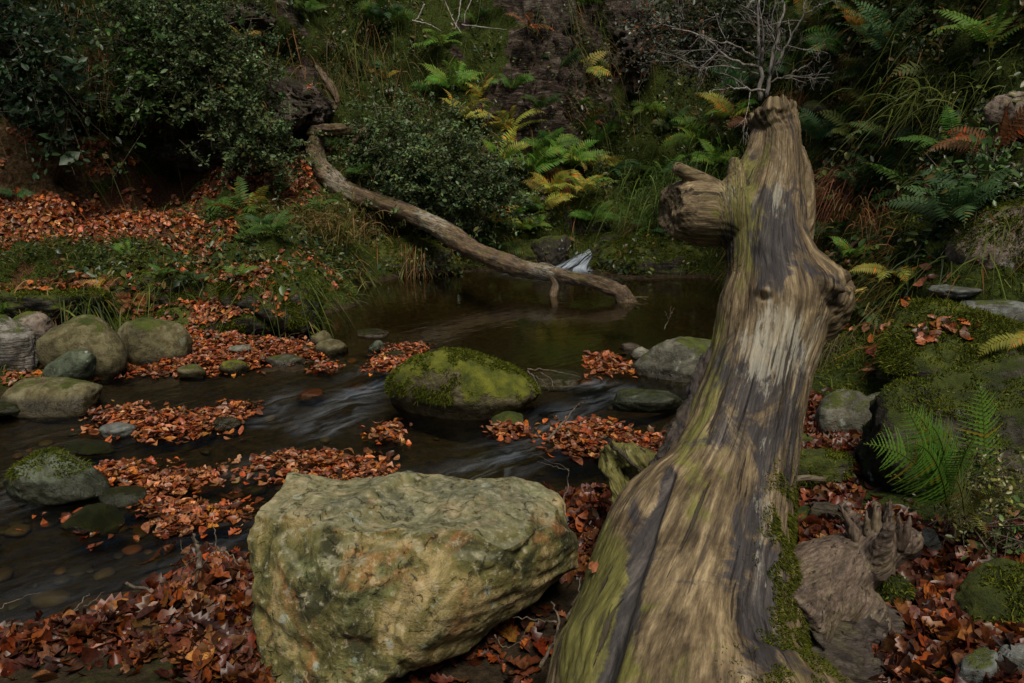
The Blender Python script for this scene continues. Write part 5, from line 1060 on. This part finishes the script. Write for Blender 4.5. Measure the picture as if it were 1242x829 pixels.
# moss skin on gentle banks
m = M(); Pp, Nn = terr(60000, r, lambda c,n,x,y: notleaf(x,y)*(c[:,1] > 4)*(n[:,2] > .4)*(c[:,2] < 1.6)*(.2+clump(c, 2., 77))*(y > 230)*(y < 480))
blades(m, Pp, Nn, .035, .007, pick(r, np.array([(.06,.08,.01),(.1,.12,.014),(.14,.15,.02)]), len(Pp)), r, .6, .2, 2)
tag(build('moss', m, M_MOSSF, smooth=False), 'low feathery moss on the banks around the pool', 'moss', kind='stuff')
# pebbles on the stream bed
m = M(); r = np.random.RandomState(6); n, F = ico(2)
for k in range(260):
    a = G(r.uniform(-60,900), r.uniform(385,740)**1.0); gz, gn = drop(a[0], a[1])
    if gz > -.03: continue
    s = (.02+.055*r.rand()**2)*np.array([1,r.uniform(.6,1),r.uniform(.3,.5)]); V = n*(1+.25*fbm(n*1.3+k, 2))[:,None]*s; an = r.rand()*6; V = np.c_[V[:,0]*math.cos(an)-V[:,1]*math.sin(an), V[:,0]*math.sin(an)+V[:,1]*math.cos(an), V[:,2]]
    pc = np.array([(.12,.08,.035),(.2,.11,.03),(.08,.065,.04),(.17,.125,.07),(.28,.1,.03),(.06,.05,.03)][r.randint(6)])*.45; m.add(V+[a[0], a[1], min(gz+.01, -.11)], F, pc)
NBp = NB('bed_pebble'); NBp.principled(NBp.attr('Col'), .6); tag(build('pebbles', m, NBp.m), 'brown and orange pebbles lying under the stream water', 'pebbles', kind='stuff')
# single leaves resting on wood and stone
def single(label, items, size=.07, seed=0):
    for k, (px, py, Y, c) in enumerate(items):
        r = np.random.RandomState(seed+k); m = M(); V, F = LT['oak'][r.randint(8)]; p = W(px, py, Y); inst(m, V, F, p[None], frames(np.array([[r.normal()*.2,-.8,.5]]), np.array([r.rand()*6])), np.array([size]), np.array([c])); tag(build('fallen_leaf', m, M_DEAD, origin=p, smooth=False), label[k], 'leaf')

single(['brown oak leaf lying where the broken root joins the trunk', 'pinkish leaf below it on the root', 'orange leaf stuck on the left flank of the trunk', 'second small orange leaf on the left flank of the trunk'],
       [(1000,722,2.02,(.28,.09,.04)), (1005,758,1.98,(.3,.16,.12)), (757,637,2.17,(.3,.09,.04)), (724,690,2.06,(.3,.11,.05))], .06, 5)
def on_rock(label, name, pxc, pyc, sx, sy, n, size, pal, seed):
    o = bpy.data.objects[name]; V, F, _ = readmesh(o.data); V = V+np.array(o.location); r = np.random.RandomState(seed); FF = np.concatenate([f[:,:3] for f in F])
    P_, N_ = sampleface(V, FF, n, r, lambda c, nn: np.exp(-((proj(c)[0]-pxc)/sx)**2-((proj(c)[1]-pyc)/sy)**2)*(nn[:,2] > .15)); m = M(); leaves(m, P_+N_*.012, N_, size, pal, ('oak','beech'), r, .5)
    tag(build('leaf_scatter', m, M_DEAD, origin=P_.mean(0), smooth=False), label, 'fallen leaves', kind='stuff')
nm = [o.name for o in bpy.data.objects if str(o.get('label', '')).startswith('big cushion-like mossy boulder')][0]
on_rock('brown leaves lying on top of the cushion-like mossy boulder', nm, 1150, 402, 30, 10, 60, .06, PAL, 1)

# ------------------------------------------------------------------ unseen trees added on the gorge rims so their crowns darken the background
def add_shade_tree(label, x, y, lean, H, blobs, seed):
    r = np.random.RandomState(seed); z, _ = drop(x, y); b = np.array([x, y, z-.2]); e = empty('added_shade_tree', b); tag(e, label, 'tree'); top = b+np.array([lean[0], lean[1], H]); S = spline([b, b+(top-b)*.5+np.array([-lean[0]*.15, -lean[1]*.15, .3]), top], 20)
    m = M(); m.add(*tube(S, np.linspace(.26, .08, 20), 12)); mf = M()
    for cx, cy, cz, R in blobs:
        c = np.array([cx, cy, cz]); s_ = S[r.randint(11, 19)]; m.add(*tube(spline([s_, (s_+c)/2+np.array([0,0,.5]), c], 12), np.linspace(.09, .02, 12), 7))
        for k in range(int(26*R)):
            q = c+nrm(r.normal(size=3))*R*r.rand()**.4*np.array([1,1,.55]); n = 26; m.add(*tube(spline([c, (c+q)/2+r.normal(size=3)*.15, q], 5), np.linspace(.018, .006, 5), 4, False))
            Pq = q+r.normal(size=(n,3))*.22; C = pick(r, np.array([(.1,.13,.02),(.2,.15,.03),(.28,.13,.03),(.07,.1,.02)]), n); inst(mf, LS, LSF, Pq, frames(nrm(r.normal(size=(n,3))*.6+[0,0,1]), r.rand(n)*6.28), .11*np.exp(r.normal(size=n)*.25), C)
    build('trunk', m, W_DARK, e, attrs={'grain': m.V()}); build('crown', mf, M_LEAF, e, smooth=False)
add_shade_tree('unseen beech tree added on the left rim, its crown over the pool for shade', -8.5, 9.5, (2.8,-1.), 6.5, [(-5.5,7.5,9.2,1.9),(-3.2,7.0,9.8,1.8),(-4.6,5.4,9.4,1.5),(-6.8,8.8,9.6,1.8)], 1)
add_shade_tree('unseen beech tree added on the far rim, its crown shading the waterfall wall', 3.5, 16.5, (-.8,-3.), 6.5, [(1.5,11.2,12.5,1.9),(-.6,10.2,12.3,1.8),(3.4,10.5,12.4,1.8),(-2.6,11,12.6,1.8)], 2)
add_shade_tree('unseen beech tree added on the right rim, its crown shading the right slope', 8.6, 5.5, (-2.,.2), 5.5, [(5.6,5.4,10.,1.7),(4.2,6.4,9.8,1.6),(5.4,3.4,9.6,1.5),(3.2,4.2,9.6,1.2)], 3)

bpy.data.objects['grass_tuft.011']['kind'] = 'stuff'
